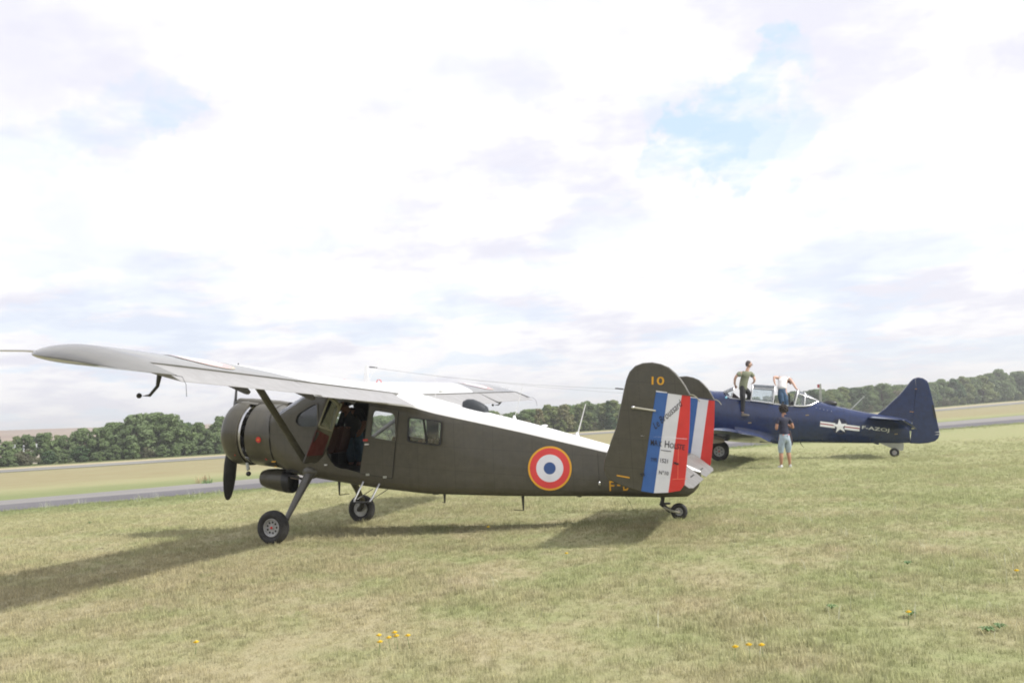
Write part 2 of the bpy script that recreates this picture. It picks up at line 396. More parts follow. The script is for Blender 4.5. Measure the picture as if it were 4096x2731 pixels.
def asphalt(nt, b, tc):
    P = nd(nt, 'ShaderNodeNewGeometry').outputs['Position']
    dp = nd(nt, 'ShaderNodeVectorMath', operation='DOT_PRODUCT'); nt.links.new(P, dp.inputs[0]); dp.inputs[1].default_value = (NRM.x, NRM.y, 0)
    n = mth(nt, 'SUBTRACT', dp.outputs['Value'], BASE.dot(NRM))
    n = mth(nt, 'ADD', n, mth(nt, 'MULTIPLY', noi(nt, P, .12, 2), .5))
    sp = noi(nt, P, 25, 3, .7); la = noi(nt, P, .25, 4)
    dark = mixc(nt, smap(nt, la, .3, .7), (.105, .10, .11), (.135, .128, .138)); lite = mixc(nt, smap(nt, la, .3, .7), (.215, .205, .20), (.255, .24, .23))
    c = mixc(nt, smap(nt, n, 3.4, 4.1), dark, lite); c = mixc(nt, smap(nt, sp, .3, .7, 0, .15), c, (.2, .2, .2))
    nt.links.new(c, b.inputs['Base Color'])
M_ASPH = mat('worn_asphalt', (.15, .15, .15), .85, spec=.3, fn=asphalt)
M_RUN = mat('runway_asphalt', (.21, .205, .19), .85, spec=.3, var=.15, vscale=.1)
def strip(name, near, far, m, n=160, dz=.012, jag=.12):
    mb = MB(); vs = []
    def at(pl, t):
        L = [0]
        for a, b in zip(pl, pl[1:]): L.append(L[-1] + math.dist(a, b))
        d = t * L[-1]
        for i in range(len(pl) - 1):
            if d <= L[i + 1] or i == len(pl) - 2:
                k = (d - L[i]) / (L[i + 1] - L[i]); return [pl[i][j] + (pl[i + 1][j] - pl[i][j]) * k for j in (0, 1)]
    for i in range(n + 1):
        t = i / n; a = at(near, t); b = at(far, t); e = random.uniform(-jag, jag); e2 = random.uniform(-jag, jag)
        for k in range(5):
            q = k / 4; x = a[0] + (b[0] - a[0]) * q; y = a[1] + (b[1] - a[1]) * q
            if k == 0: x += e * NRM.x; y += e * NRM.y
            if k == 4: x += e2 * NRM.x; y += e2 * NRM.y
            vs.append((x, y, gz(x, y) + dz))
    fs = [(i * 5 + k, i * 5 + k + 1, (i + 1) * 5 + k + 1, (i + 1) * 5 + k) for i in range(n) for k in range(4)]
    mb.add(vs, fs); me = mb.mesh(name, m, smooth=False)
    if me.polygons[0].normal.z < 0: me.flip_normals()
    o = bpy.data.objects.new(name, me); col.objects.link(o); tag(o, kind='structure'); return o
tn = [alongn(-45, .3), (-15.0, 23.5), (-8.9, 27.9), (10.5, 41.), (26.8, 51.6), alongn(75, -3.5), alongn(180, -6)]
tf = [alongn(-50, 6.7), (-18.4, 29.0), (-11.3, 35.2), (8., 50.5), (37.4, 72.), (55, 86.), alongn(190, 12)]
strip('taxiway', tn, tf, M_ASPH, n=260)
strip('runway', [alongn(-160, 59), alongn(600, 59)], [alongn(-160, 74), alongn(600, 74)], M_RUN, n=200, dz=.03, jag=.3)

# ------------------------------------------------------------------ grass
def blade_mat():
    m = bpy.data.materials.new('grass_blades'); m.use_nodes = True; nt = m.node_tree; nt.nodes.clear()
    out = nd(nt, 'ShaderNodeOutputMaterial'); b = nd(nt, 'ShaderNodeBsdfPrincipled'); P = nd(nt, 'ShaderNodeNewGeometry').outputs['Position']
    c, n = grass_color(nt, P)
    oi = nd(nt, 'ShaderNodeObjectInfo'); rnd = oi.outputs['Random']
    hsv = nd(nt, 'ShaderNodeHueSaturation'); nt.links.new(c, hsv.inputs['Color']); nt.links.new(smap(nt, rnd, 0, 1, 1.25, 2.05), hsv.inputs['Value'])
    gn = nd(nt, 'ShaderNodeNewGeometry'); va = nd(nt, 'ShaderNodeVectorMath', operation='SCALE'); va.inputs[3].default_value = .45; nt.links.new(gn.outputs['Normal'], va.inputs[0])
    vb = nd(nt, 'ShaderNodeVectorMath', operation='ADD'); nt.links.new(va.outputs[0], vb.inputs[0]); vb.inputs[1].default_value = (0, 0, 1); vn = nd(nt, 'ShaderNodeVectorMath', operation='NORMALIZE'); nt.links.new(vb.outputs[0], vn.inputs[0]); nt.links.new(vn.outputs[0], b.inputs['Normal'])
    b.inputs['Roughness'].default_value = .6; b.inputs['Specular IOR Level'].default_value = .3; nt.links.new(hsv.outputs[0], b.inputs['Base Color'])
    tr = nd(nt, 'ShaderNodeBsdfTranslucent'); nt.links.new(hsv.outputs[0], tr.inputs[0]); mx = nd(nt, 'ShaderNodeMixShader'); mx.inputs[0].default_value = .4
    nt.links.new(b.outputs[0], mx.inputs[1]); nt.links.new(tr.outputs[0], mx.inputs[2]); nt.links.new(mx.outputs[0], out.inputs[0]); return m
M_BLADE = blade_mat()
def tuft(seed, n, spread, h, wd, lean=.7):
    rng = random.Random(seed); mb = MB()
    for i in range(n):
        a = rng.uniform(0, 6.28); r = spread * math.sqrt(rng.random()); x, y = r * math.cos(a), r * math.sin(a)
        t = rng.uniform(0, 6.28); hh = h * rng.uniform(.45, 1.15); l = hh * rng.uniform(.1, lean); ww = wd * rng.uniform(.6, 1.3)
        dx, dy = math.cos(t), math.sin(t); px_, py_ = -dy * ww, dx * ww
        b0 = (x - px_, y - py_, -.004); b1 = (x + px_, y + py_, -.004); m0 = (x + dx * l * .35 - px_ * .7, y + dy * l * .35 - py_ * .7, hh * .6); m1 = (x + dx * l * .35 + px_ * .7, y + dy * l * .35 + py_ * .7, hh * .6)
        mb.add([b0, b1, m1, m0, (x + dx * l, y + dy * l, hh)], [(0, 1, 2, 3), (3, 2, 4)])
    me = mb.mesh('grass_tuft', M_BLADE, smooth=False, fix=False); return bpy.data.objects.new('grass_tuft', me)   # not linked: used only by the scatter
def scatter(name, pts, scl, tufts, label):
    me = bpy.data.meshes.new(name); me.from_pydata(pts, [], [])
    a = me.attributes.new('scl', 'FLOAT', 'POINT'); a.data.foreach_set('value', scl)
    o = bpy.data.objects.new(name, me); col.objects.link(o)
    ng = bpy.data.node_groups.new(name, 'GeometryNodeTree'); ng.interface.new_socket('Geometry', in_out='INPUT', socket_type='NodeSocketGeometry'); ng.interface.new_socket('Geometry', in_out='OUTPUT', socket_type='NodeSocketGeometry')
    gi = ng.nodes.new('NodeGroupInput'); go = ng.nodes.new('NodeGroupOutput'); ip = ng.nodes.new('GeometryNodeInstanceOnPoints')
    m2p = ng.nodes.new('GeometryNodeMeshToPoints'); ng.links.new(gi.outputs[0], m2p.inputs[0]); ng.links.new(m2p.outputs[0], ip.inputs['Points'])
    jn = ng.nodes.new('GeometryNodeJoinGeometry')
    for t in tufts:
        oi = ng.nodes.new('GeometryNodeObjectInfo'); oi.inputs['Object'].default_value = t; oi.inputs['As Instance'].default_value = True; ng.links.new(oi.outputs['Geometry'], jn.inputs[0])
    ng.links.new(jn.outputs[0], ip.inputs['Instance']); ip.inputs['Pick Instance'].default_value = True
    ri = ng.nodes.new('FunctionNodeRandomValue'); ri.data_type = 'INT'; ri.inputs['Min'].default_value = 0; ri.inputs['Max'].default_value = len(tufts) - 1
    ng.links.new(ri.outputs[2], ip.inputs['Instance Index'])
    rr = ng.nodes.new('FunctionNodeRandomValue'); rr.data_type = 'FLOAT_VECTOR'; rr.inputs['Min'].default_value = (0, 0, 0); rr.inputs['Max'].default_value = (0, 0, 6.283)
    ng.links.new(rr.outputs[0], ip.inputs['Rotation'])
    na = ng.nodes.new('GeometryNodeInputNamedAttribute'); na.data_type = 'FLOAT'; na.inputs['Name'].default_value = 'scl'
    ng.links.new(na.outputs['Attribute'], ip.inputs['Scale']); ng.links.new(ip.outputs[0], go.inputs[0])
    md = o.modifiers.new('scatter', 'NODES'); md.node_group = ng; me.materials.append(M_BLADE)
    tag(o, label=label, cat='grass', kind='stuff'); return o
def build_grass():
    rng = random.Random(3); pts = []; scl = []
    tufts = [tuft(i, 16, .07, .05, .0022) for i in range(4)] + [tuft(9, 9, .05, .085, .002, .9)]
    def band(y0, y1, dens, s0, s1):
        k = .74
        area = (y1 - y0) * (y0 + y1) * k
        for i in range(int(area * dens)):
            y = math.sqrt(rng.uniform(y0 * y0, y1 * y1)); x = rng.uniform(-1, 1) * (y * .70 + .8)
            if True:
                nn_ = (x - BASE.x) * NRM.x + (y - BASE.y) * NRM.y
                if nn_ > -.05: continue
            if y > 24 and rng.random() < (y - 24) / 13: continue
            q = mnoise.noise(Vector((x * .8, y * .8, 1.3)))
            sc_ = rng.uniform(s0, s1) * (1 + .55 * q)
            pts.append((x, y, gz(x, y))); scl.append(sc_)
    band(3.6, 8, 430, .45, 1.0); band(8, 13, 300, .5, 1.05); band(13, 22, 150, .6, 1.2); band(22, 37, 60, .7, 1.3)
    scatter('grass', pts, scl, tufts, 'short dry mown grass covering the airfield around both aircraft')
    # taller bleached stalks, mostly at the lower right
    pts = []; scl = []
    for i in range(420):
        y = rng.uniform(5.5, 14); x = rng.uniform(-.1, .72) * y
        if rng.random() < .25 + .75 * (x / y > .25): pts.append((x, y, gz(x, y))); scl.append(rng.uniform(.6, 1.5))
    global M_BLADE
    keep = M_BLADE; M_BLADE = mat('bleached_stalks', (.50, .50, .36), .6); st_ = [tuft(50 + i, 3, .05, .10, .0016, 1.1) for i in range(3)]; scatter('dry_stalks', pts, scl, st_, 'scattered pale dry grass stalks in the near turf at lower right'); M_BLADE = keep
    # denser green rim along the near edge of the taxiway
    pts = []; scl = []
    for i in range(5200):
        s = rng.uniform(-14, 70); t = rng.uniform(-2.2, .25) if rng.random() < .8 else rng.uniform(-4, .3); x, y = alongn(s, t)
        if s > 40: x += 1.2 * (s - 40) / 30; y -= 3.0 * (s - 40) / 30
        pts.append((x, y, gz(x, y))); scl.append(rng.uniform(.7, 1.7))
    scatter('verge_grass', pts, scl, tufts, 'longer green grass fringing the near edge of the taxiway')
build_grass()

# ------------------------------------------------------------------ trees
def leaf_mat(name, c1, c2, c3):
    m = bpy.data.materials.new(name); m.use_nodes = True; nt = m.node_tree; nt.nodes.clear()
    out = nd(nt, 'ShaderNodeOutputMaterial'); b = nd(nt, 'ShaderNodeBsdfPrincipled')
    P = nd(nt, 'ShaderNodeNewGeometry').outputs['Position']; r = nd(nt, 'ShaderNodeObjectInfo').outputs['Random']
    n = noi(nt, P, .55, 3, .6)
    c = mixc(nt, smap(nt, n, .35, .65), c1, c2); c = mixc(nt, smap(nt, r, 0, 1, 0, .75), c, c3)
    nt.links.new(c, b.inputs['Base Color']); b.inputs['Roughness'].default_value = .55; b.inputs['Specular IOR Level'].default_value = .35
    tr = nd(nt, 'ShaderNodeBsdfTranslucent'); nt.links.new(c, tr.inputs[0]); mx = nd(nt, 'ShaderNodeMixShader'); mx.inputs[0].default_value = .42
    nt.links.new(b.outputs[0], mx.inputs[1]); nt.links.new(tr.outputs[0], mx.inputs[2]); nt.links.new(mx.outputs[0], out.inputs[0]); return m
LM = {'green': leaf_mat('leaves_green', (0.168, 0.237, 0.100), (0.235, 0.314, 0.130), (0.190, 0.256, 0.120)),
      'olive': leaf_mat('leaves_olive', (0.224, 0.275, 0.110), (0.280, 0.326, 0.130), (0.202, 0.256, 0.100)),
      'dark': leaf_mat('leaves_dark', (0.084, 0.147, 0.070), (0.112, 0.186, 0.080), (0.090, 0.141, 0.060)),
      'rust': leaf_mat('leaves_rust', (0.302, 0.243, 0.130), (0.314, 0.294, 0.150), (0.235, 0.243, 0.120)),
      'brown': leaf_mat('twigs_brown', (0.190, 0.179, 0.120), (0.224, 0.211, 0.125), (0.168, 0.179, 0.100))}
M_BARK = mat('bark', (.13, .11, .09), .9, var=.3)
def crown_mesh(seed, leaf, wide=.42, low=.04, nlobe=44, nleaf=6500, ls=.032, conic=0.):
    """unit-height crown: leaf clumps spread through lobes; z from low to 1"""
    rng = random.Random(seed); V = []; Fc = []
    lobes = []
    for i in range(nlobe):
        z = low + (1 - low) * (i + rng.random()) / nlobe * .93 + .03
        t = (z - low) / (1 - low); prof = (math.sin(math.pi * min(1, t * .82 + .17)) ** .55) * (1 - conic * t)
        a = rng.uniform(0, 6.283); rr = wide * prof * rng.uniform(.25, .78)
        lobes.append((rr * math.cos(a), rr * math.sin(a), z, wide * rng.uniform(.16, .40) * (1.05 - .35 * t)))
    lobes.append((0, 0, .93, wide * .22))
    wts = [l[3] ** 2 for l in lobes]
    for i in range(nleaf):
        cx, cy, cz, cr = rng.choices(lobes, wts)[0]
        d = Vector((rng.gauss(0, 1), rng.gauss(0, 1), rng.gauss(0, 1))).normalized(); rad = cr * (rng.random() ** .33) * (1 + .22 * mnoise.noise(d * 3 + Vector((cx * 9, cy * 9, cz * 9))))
        p = Vector((cx, cy, cz)) + Vector((d.x, d.y, d.z * .85)) * rad
        if p.z < .01: p.z = abs(p.z) + .01
        if p.z > 1: p.z = 1 - rng.random() * .05
        nrm = (d + Vector((rng.gauss(0, .6), rng.gauss(0, .6), rng.gauss(0, .6) + .3))).normalized()
        u = nrm.orthogonal().normalized(); v = nrm.cross(u); s = ls * rng.uniform(.55, 1.25); k = len(V)
        V += [p - u * s, p - v * s * .7, p + u * s, p + v * s * .7]; Fc.append((k, k + 1, k + 2, k + 3))
    me = bpy.data.meshes.new('crown'); me.from_pydata([tuple(v) for v in V], [], Fc); me.materials.append(LM[leaf]); return me
def trunk_mesh(seed):
    rng = random.Random(seed); mb = MB(); pts = [(0, 0, -.03), (.01, 0, .2), (-.01, .01, .45), (.01, 0, .8)]
    mb.tube(pts, [.028, .022, .016, .006], 7)
    for i in range(6):
        a = rng.uniform(0, 6.28); z = rng.uniform(.15, .6); mb.tube([(0, 0, z), (.1 * math.cos(a), .1 * math.sin(a), z + .1), (.22 * math.cos(a), .22 * math.sin(a), z + .24)], [.011, .008, .003], 5)
    return mb.mesh('trunk', M_BARK)
CR = {k: [] for k in LM}
for i in range(5): CR['green'].append(crown_mesh(i, 'green', wide=.40 + .03 * (i % 3)))
for i in range(4): CR['olive'].append(crown_mesh(20 + i, 'olive', wide=.38))
for i in range(2): CR['dark'].append(crown_mesh(40 + i, 'dark', wide=.40))
CR['poplar'] = [crown_mesh(60, 'dark', wide=.26, nlobe=30, conic=.35)]
for i in range(2): CR['rust'].append(crown_mesh(70 + i, 'rust', wide=.36, nleaf=3000))
for i in range(2): CR['brown'].append(crown_mesh(80 + i, 'brown', wide=.55, nlobe=16, nleaf=3000))
TR = [trunk_mesh(i) for i in range(3)]
TOPS = [(-60, 3.6), (-25, 3.5), (-8, 3.4), (-3, 3.4), (1, 4.1), (5, 3.8), (7, 4.5), (8.5, 4.9), (10, 5.1), (13, 5.6), (16, 6.2), (19, 5.9), (20.4, 4.9), (22, 5.8), (24, 4.3), (26, 5.2), (32, 5.), (45, 5.), (70, 4.4),
        (82, 4.3), (89, 4.7), (92, 5.3), (97, 5.7), (105, 5.9), (112, 5.4), (135, 5.5), (165, 6.), (181, 6.6), (193, 6.9), (201, 7.5), (225, 7.2), (255, 7.8), (266, 8.6), (272, 8.2), (280, 8.6), (286, 10.2), (291, 8.8), (298, 9.4), (320, 10), (380, 10)]
rngt = random.Random(11)
KW = {'green': 'green', 'olive': 'yellowish green', 'dark': 'dark green', 'brown': 'brownish', 'rust': 'rusty', 'poplar': 'dark'}
SPOTS = [(-60, 'beyond the left edge'), (-8, 'at the far left edge'), (-2, 'beside the brown roofed cottage'), (3, 'above the pale cottage roof'), (8, 'left of the tall clump'), (12, 'at the left end of the tall clump'), (15, 'left of the peak of the tall clump'), (18, 'at the peak of the tall clump'),
         (21, 'right of the peak of the tall clump'), (24, 'in the dip left of the propeller'), (30, 'just left of the propeller'), (45, 'behind the engine cowling'), (62, 'behind the open cabin'), (78, 'seen through the cabin windows'), (85, 'above the black roof dome'), (91, 'left of the twin tail, under the far wing'),
         (97, 'behind the slanting whip aerial'), (103, 'left of the dark poplar'), (110, 'right of the dark poplar'), (125, 'directly behind the near tail fin'), (150, 'behind the twin tails'), (172, 'behind the blue canopy'), (185, 'behind the blue rear canopy mast'), (197, 'above the blue rear fuselage'),
         (210, 'behind the blue whip aerial'), (225, 'left of the blue fin'), (240, 'behind the blue fin'), (256, 'right of the blue fin'), (270, 'in the hedge right of the blue rudder'), (284, 'left of the tallest tree at right'), (297, 'at the tallest tree near the right edge'), (400, 'by the right edge of the frame')]
_used = {}
def whereabouts(s):
    for a, t_ in SPOTS:
        if s <= a: return t_
    return SPOTS[-1][1]
def tree_label(s, n, h, kind, noun='tree'):
    sz = 'small' if h < 4.4 else 'medium' if h < 5.6 else 'tall' if h < 7.5 else 'very tall'; row = 'front row' if n < 104.8 else 'second row' if n < 112 else 'back row'
    if noun == 'bush': sz = 'low' if h < 1.9 else 'larger'; row = 'hedge foot'
    l = '%s %s %s, %s, %s' % (sz, KW[kind], noun, row, whereabouts(s)); return l
def tree(s, n, h, kind, label, group='trees along the far side of the airfield', wid=1.):
    if kind in ('green', 'olive', 'dark', 'brown') and not label.startswith('round brown'): label = tree_label(s, n, h, kind)
    x, y = alongn(s, n); z = gz(x, y); t = empty('tree', (x, y, z), rngt.uniform(0, 6.28), label=label, cat='tree', group=group)
    c = bpy.data.objects.new('crown', rngt.choice(CR[kind])); k = bpy.data.objects.new('trunk', rngt.choice(TR))
    for o in (c, k): col.objects.link(o); o.parent = t
    wx = rngt.uniform(.85, 1.2) * wid; c.scale = (h * wx, h * wx * rngt.uniform(.9, 1.1), h); k.scale = (h, h, h)
def region(s):
    if s < 7.6: return 'low rounded tree in the hedge at the far left, under the ploughed hill'
    if s < 30: return 'bushy green tree in the tall clump between the left wing tip and the propeller'
    if s < 78: return 'green tree in the row hidden mostly behind the olive aircraft cabin'
    if s < 125: return 'pale green tree in the clump seen above the olive rear fuselage'
    if s < 172: return 'green tree behind the tails of the two aircraft'
    if s < 245: return 'rounded green tree behind the blue aircraft rear fuselage and fin'
    return 'tall leaning green tree at the far right edge, beyond the taxiway'
s = -13.
while s < 316:
    far = 102 + 16 * sst(8, -4, s) * 0
    h = interp(TOPS, s) * 1.09
    jit = rngt.uniform(.84, 1.04) if not any(abs(s - q) < 1.2 for q in (16, 286)) else 1.0
    kind = 'green' if s < 78 else rngt.choice(['olive', 'olive', 'green', 'green'])
    if s > 120: kind = rngt.choice(['green', 'green', 'olive', 'dark', 'brown' if rngt.random() < .4 else 'olive'])
    if -9 < s < -5: s += 1.5; continue          # gap where the cottage shows
    tree(s, 102 + rngt.uniform(-1, 2.5), h * jit, kind, region(s), wid=1.15)
    if s > 8: tree(s + rngt.uniform(.5, 1.5), 106 + rngt.uniform(0, 3), h * rngt.uniform(.85, .98), 'green' if rngt.random() < .6 else 'dark', region(s) + ', second row', wid=1.2)
    s += rngt.uniform(1.9, 2.6) if s < 60 else rngt.uniform(2.4, 3.3) if s < 120 else rngt.uniform(3.6, 5.)
for s_, h, k, lab in ((105, 6.1, 'poplar', 'narrow dark green tree standing out above the pale clump left of the twin tail'), (86.5, 5., 'rust', 'reddish brown tree at the left end of the clump above the rear fuselage'),
                      (93, 5.7, 'rust', 'rust tinged tree in the middle of the clump above the rear fuselage'), (214, 5.6, 'brown', 'round brown leafless bush behind the whip antenna of the blue aircraft')):
    tree(s_, 99.6, h, k, lab)
# hedge bushes filling the foot of the tree line
def bush(s, n, h, kind, label, group='bushes at the foot of the tree line'):
    label = tree_label(s, n, h, kind, 'bush'); x, y = alongn(s, n); t = empty('bush', (x, y, gz(x, y)), rngt.uniform(0, 6.28), label=label, cat='bush', group=group)
    c = bpy.data.objects.new('crown', rngt.choice(CR[kind])); col.objects.link(c); c.parent = t; q = h * rngt.uniform(.9, 1.3); c.scale = (q * 1.3, q * 1.3, h)
    k = bpy.data.objects.new('trunk', TR[0]); col.objects.link(k); k.parent = t; k.scale = (h, h, h)
s = -12.
while s < 30:
    bush(s, 98 + rngt.uniform(-.5, 1), rngt.uniform(1.2, 2.2), rngt.choice(['green', 'dark', 'green', 'brown']), 'low dark bush along the foot of the hedge at left'); s += rngt.uniform(1.6, 2.6)
s = 78.
while s < 312:
    bush(s, 99 + rngt.uniform(-1, 1), rngt.uniform(1.4, 2.8), rngt.choice(['green', 'dark', 'olive', 'brown']), 'low bush along the foot of the tree line at right' if s > 125 else 'low bush at the foot of the pale clump'); s += rngt.uniform(3.2, 5.5) * (1 if s < 130 else 1.5)
# back row on the low left, in front of the ploughed hill
for s_ in np.arange(-12, 10, 3.1): tree(float(s_), 122 + rngt.uniform(-3, 6), rngt.uniform(4.3, 5.0), rngt.choice(['green', 'dark', 'olive']), 'grey green tree in the back row at the far left')

# cottages half hidden by the hedge at far left
M_ROOF = mat('clay_roof', (.25, .13, .11), .8, var=.2, vscale=2); M_WALL = mat('render_wall', (.48, .43, .38), .85, var=.1); M_SLATE = mat('pale_roof', (.42, .43, .45), .6, var=.1)
def cottage(s, n, L, W, hw, hr, roofm, lab):
    x, y = alongn(s, n); t = empty('cottage', (x, y, gz(x, y)), math.atan2(AL.y, AL.x), label=lab, cat='house')
    MB().box((0, 0, hw / 2), (L, W, hw)).build('wall', M_WALL, t, smooth=False)
    mb = MB(); o = .3
    mb.add([(-L / 2 - o, -W / 2 - o, hw - .1), (L / 2 + o, -W / 2 - o, hw - .1), (L / 2 + o, 0, hw + hr), (-L / 2 - o, 0, hw + hr), (-L / 2 - o, W / 2 + o, hw - .1), (L / 2 + o, W / 2 + o, hw - .1)], [(0, 1, 2, 3), (3, 2, 5, 4), (0, 3, 4), (1, 5, 2), (0, 4, 5, 1)])
    r = mb.build('roof', roofm, t, smooth=False); MB().box((L * .25, 0, hw + hr), (.5, .5, .9)).build('chimney', M_ROOF, r, smooth=False)
    for q in (-.3, .05, .32):
        w_ = MB().box((L * q, -W / 2 - .01, hw * .55), (.8, .08, 1.)).build('window', M_WHITE, t, smooth=False); MB().box((L * q, -W / 2 - .055, hw * .55), (.66, .03, .86)).build('pane', M_BLACK, w_, smooth=False)
cottage(-7.2, 108, 7, 5, 1.2, 1.3, M_ROOF, 'cottage with reddish brown roof half hidden in the hedge at far left')
cottage(.5, 117, 5, 4, 1.9, 1.1, M_SLATE, 'small cottage with pale grey roof glimpsed through the hedge at left')

# ------------------------------------------------------------------ small plants
M_PETAL = mat('yellow_petals', (.85, .62, .03), .6); M_STEM = mat('green_stem', (.10, .17, .05), .6); M_PLUME = mat('pale_plume', (.48, .50, .40), .8); M_LEAF = mat('broad_leaf', (.13, .22, .08), .55, var=.3, vscale=30)
def ray_ground(u, v):
    d = raydir(u, v); t = -CAM.z / d.z; return CAM + d * t
def flower(u, v, lab, h=.09):
    p = ray_ground(u * 1.7415, v * 1.7415 + 18); t = empty('yellow_flower', (p.x, p.y, gz(p.x, p.y)), random.uniform(0, 6), label=lab, cat='flower', group='yellow flowers in the grass')
    MB().tube([(0, 0, 0), (.008, 0, h * .5), (.01, .006, h)], [.002, .0018, .0015], 5).build('stem', M_STEM, t)
    mb = MB()
    for lay, (r, z, n) in enumerate(((.026, 0, 11), (.019, .004, 9), (.010, .008, 6))):
        for k in range(n):
            a = 6.283 * k / n + lay * .3; ca, sa = math.cos(a), math.sin(a)
            mb.add([(.01, .006, h + z), (.01 + ca * r * .6 - sa * .003, .006 + sa * r * .6 + ca * .003, h + z + .010), (.01 + ca * r, .006 + sa * r, h + z + .012), (.01 + ca * r * .6 + sa * .003, .006 + sa * r * .6 - ca * .003, h + z + .004)], [(0, 1, 2, 3)])
    mb.build('petals', M_PETAL, t, smooth=False)
for u, v, l in ((874, 1478, 'yellow flower, leftmost of the lower middle cluster'), (897, 1483, 'yellow flower low in the middle cluster'), (906, 1472, 'yellow flower topmost of the middle cluster'), (913, 1480, 'yellow flower near the centre of the middle cluster'),
                (941, 1478, 'yellow flower alone right of the middle cluster'), (870, 1494, 'small yellow flower below the middle cluster'), (1722, 1505, 'larger yellow flower at the bottom, left of a pair'), (1755, 1504, 'orange yellow flower at the bottom, right of a pair'),
                (1688, 1508, 'faint yellow flower left of the bottom pair'), (2086, 1425, 'yellow flower by a green tuft at lower right'), (2340, 1325, 'yellow flower near the right edge of the frame'), (448, 1494, 'single yellow flower at the lower left'),
                (1120, 1216, 'tiny yellow flower in front of the fuselage shadow'), (1300, 1281, 'tiny yellow flower right of centre in the near grass')): flower(u, v, l)
def clump(name, u, v, lab, h, n, spread, m, wd=.006, cat='weed', g=None):
    p = ray_ground(u * 1.7415, v * 1.7415); t = tuft(int(u), n, spread, h, wd, .8).data; t.materials[0] = m
    o = bpy.data.objects.new(name, t); col.objects.link(o); o.location = (p.x, p.y, gz(p.x, p.y)); tag(o, lab, cat, g)
for u, v, h, l in ((105, 1168, .42, 'white plumed weed at the taxiway edge, leftmost'), (125, 1165, .34, 'white plumed weed just right of the leftmost one'), (188, 1157, .3, 'small white plumed weed on the taxiway edge'), (318, 1152, .4, 'white plumed weed mid way along the taxiway edge'),
                   (352, 1147, .45, 'tall white plumed weed at the taxiway edge'), (445, 1142, .42, 'white plumed weed left of the propeller'), (500, 1136, .3, 'small white plumed weed near the propeller')):
    clump('plumed_weed', u, v, l, h * .62, 16, .22, M_PLUME, .003, 'weed', 'plumed weeds along the taxiway edge')
clump('grass_clump', 466, 1108, 'tan and green grass clump growing through the asphalt', .34, 70, .3, mat('dry_clump', (.42, .33, .2), .8), .012, 'grass clump')
clump('grass_clump', 476, 1110, 'short green tuft beside the tan clump on the asphalt', .2, 60, .22, M_LEAF, .012, 'grass clump')
def rosette(u, v, lab, n=9, r=.06):
    p = ray_ground(u * 1.7415, v * 1.7415); t = empty('broadleaf_weed', (p.x, p.y, gz(p.x, p.y) + .015), random.uniform(0, 6), label=lab, cat='weed', group='broadleaf weeds in the near turf')
    for k in range(n):
        a = 6.283 * k / n + random.uniform(-.2, .2); ca, sa = math.cos(a), math.sin(a); q = r * random.uniform(.7, 1.2); w_ = q * .22
        mb = MB(); mb.add([(0, 0, 0), (ca * q * .5 - sa * w_, sa * q * .5 + ca * w_, .035), (ca * q, sa * q, .02), (ca * q * .5 + sa * w_, sa * q * .5 - ca * w_, .035), (ca * q * .55, sa * q * .55, .028)], [(0, 1, 4), (1, 2, 4), (2, 3, 4), (3, 0, 4)])
        mb.build('leaf', M_LEAF, t)
for u, v, l in ((2270, 1455, 'pale broadleaf weed at lower right'), (2296, 1448, 'second broadleaf weed beside the pale one at lower right'), (1910, 1402, 'green broadleaf weed right of centre'), (2093, 1418, 'broadleaf weed under the yellow flower at lower right'), (2085, 1300, 'broadleaf weed in the greener turf at right'), (206, 1203, 'green rosette in the dry grass at left near the taxiway')): rosette(u, v, l)

# ================================================================== olive high-wing aircraft
BH = R(17.8577)
B = empty('high_wing_aircraft', (-3.4758, 14.3054, 0), math.pi - BH, label='olive drab high-wing propeller aircraft with white roof, twin tail fins and open cabin door', cat='aircraft')
bpy.context.view_layer.update()
TP = R(6.5)                                   # thrust line pitch
def cz(x): return 1.81 + math.tan(TP) * (x - 1.65)
W_ = [(1.2, .57), (.62, .578), (.3, .60), (0, .62), (-2.25, .62), (-2.7, .585), (-3.7, .45), (-4.3, .38), (-5.1, .27), (-5.9, .17), (-6.3, .11), (-6.52, .03)]
ZB = [(.62, 1.115), (.3, 1.02), (0, .975), (-.26, .94), (-1.37, .75), (-2.21, .64), (-3.66, .55), (-5.06, .50), (-5.92, .45), (-6.3, .45), (-6.45, .54), (-6.52, .70)]
ZE = [(.62, 1.90), (.44, 2.02), (.1, 2.19), (-.2, 2.34), (-2.1, 2.03), (-2.47, 1.91), (-3.87, 1.53), (-5.19, 1.15), (-5.9, .98), (-6.3, .88), (-6.52, .80)]
ZT = [(.62, 2.255), (.44, 2.20), (.1, 2.36), (-.2, 2.46), (-1.1, 2.50), (-1.8, 2.32), (-2.2, 2.18), (-2.74, 2.01), (-3.94, 1.66), (-5.16, 1.27), (-5.9, 1.06), (-6.3, .93), (-6.52, .82)]
RB = [(.62, .5), (.2, .28), (-.3, .16), (-6, .09), (-6.5, .03)]
def wB(x): return interp(W_, x)
def bulge(x): return .045 * sst(-2.35, -3.2, x) * (1 - sst(-5.0, -6.2, x))
def yside(x, z):
    w = wB(x); zb = interp(ZB, x); ze = interp(ZE, x); rb = min(interp(RB, x), w * .9, (ze - zb) * .6); return w - bulge(x) * max(0, min(1, (z - zb - rb) / (ze - zb - rb))) ** 2
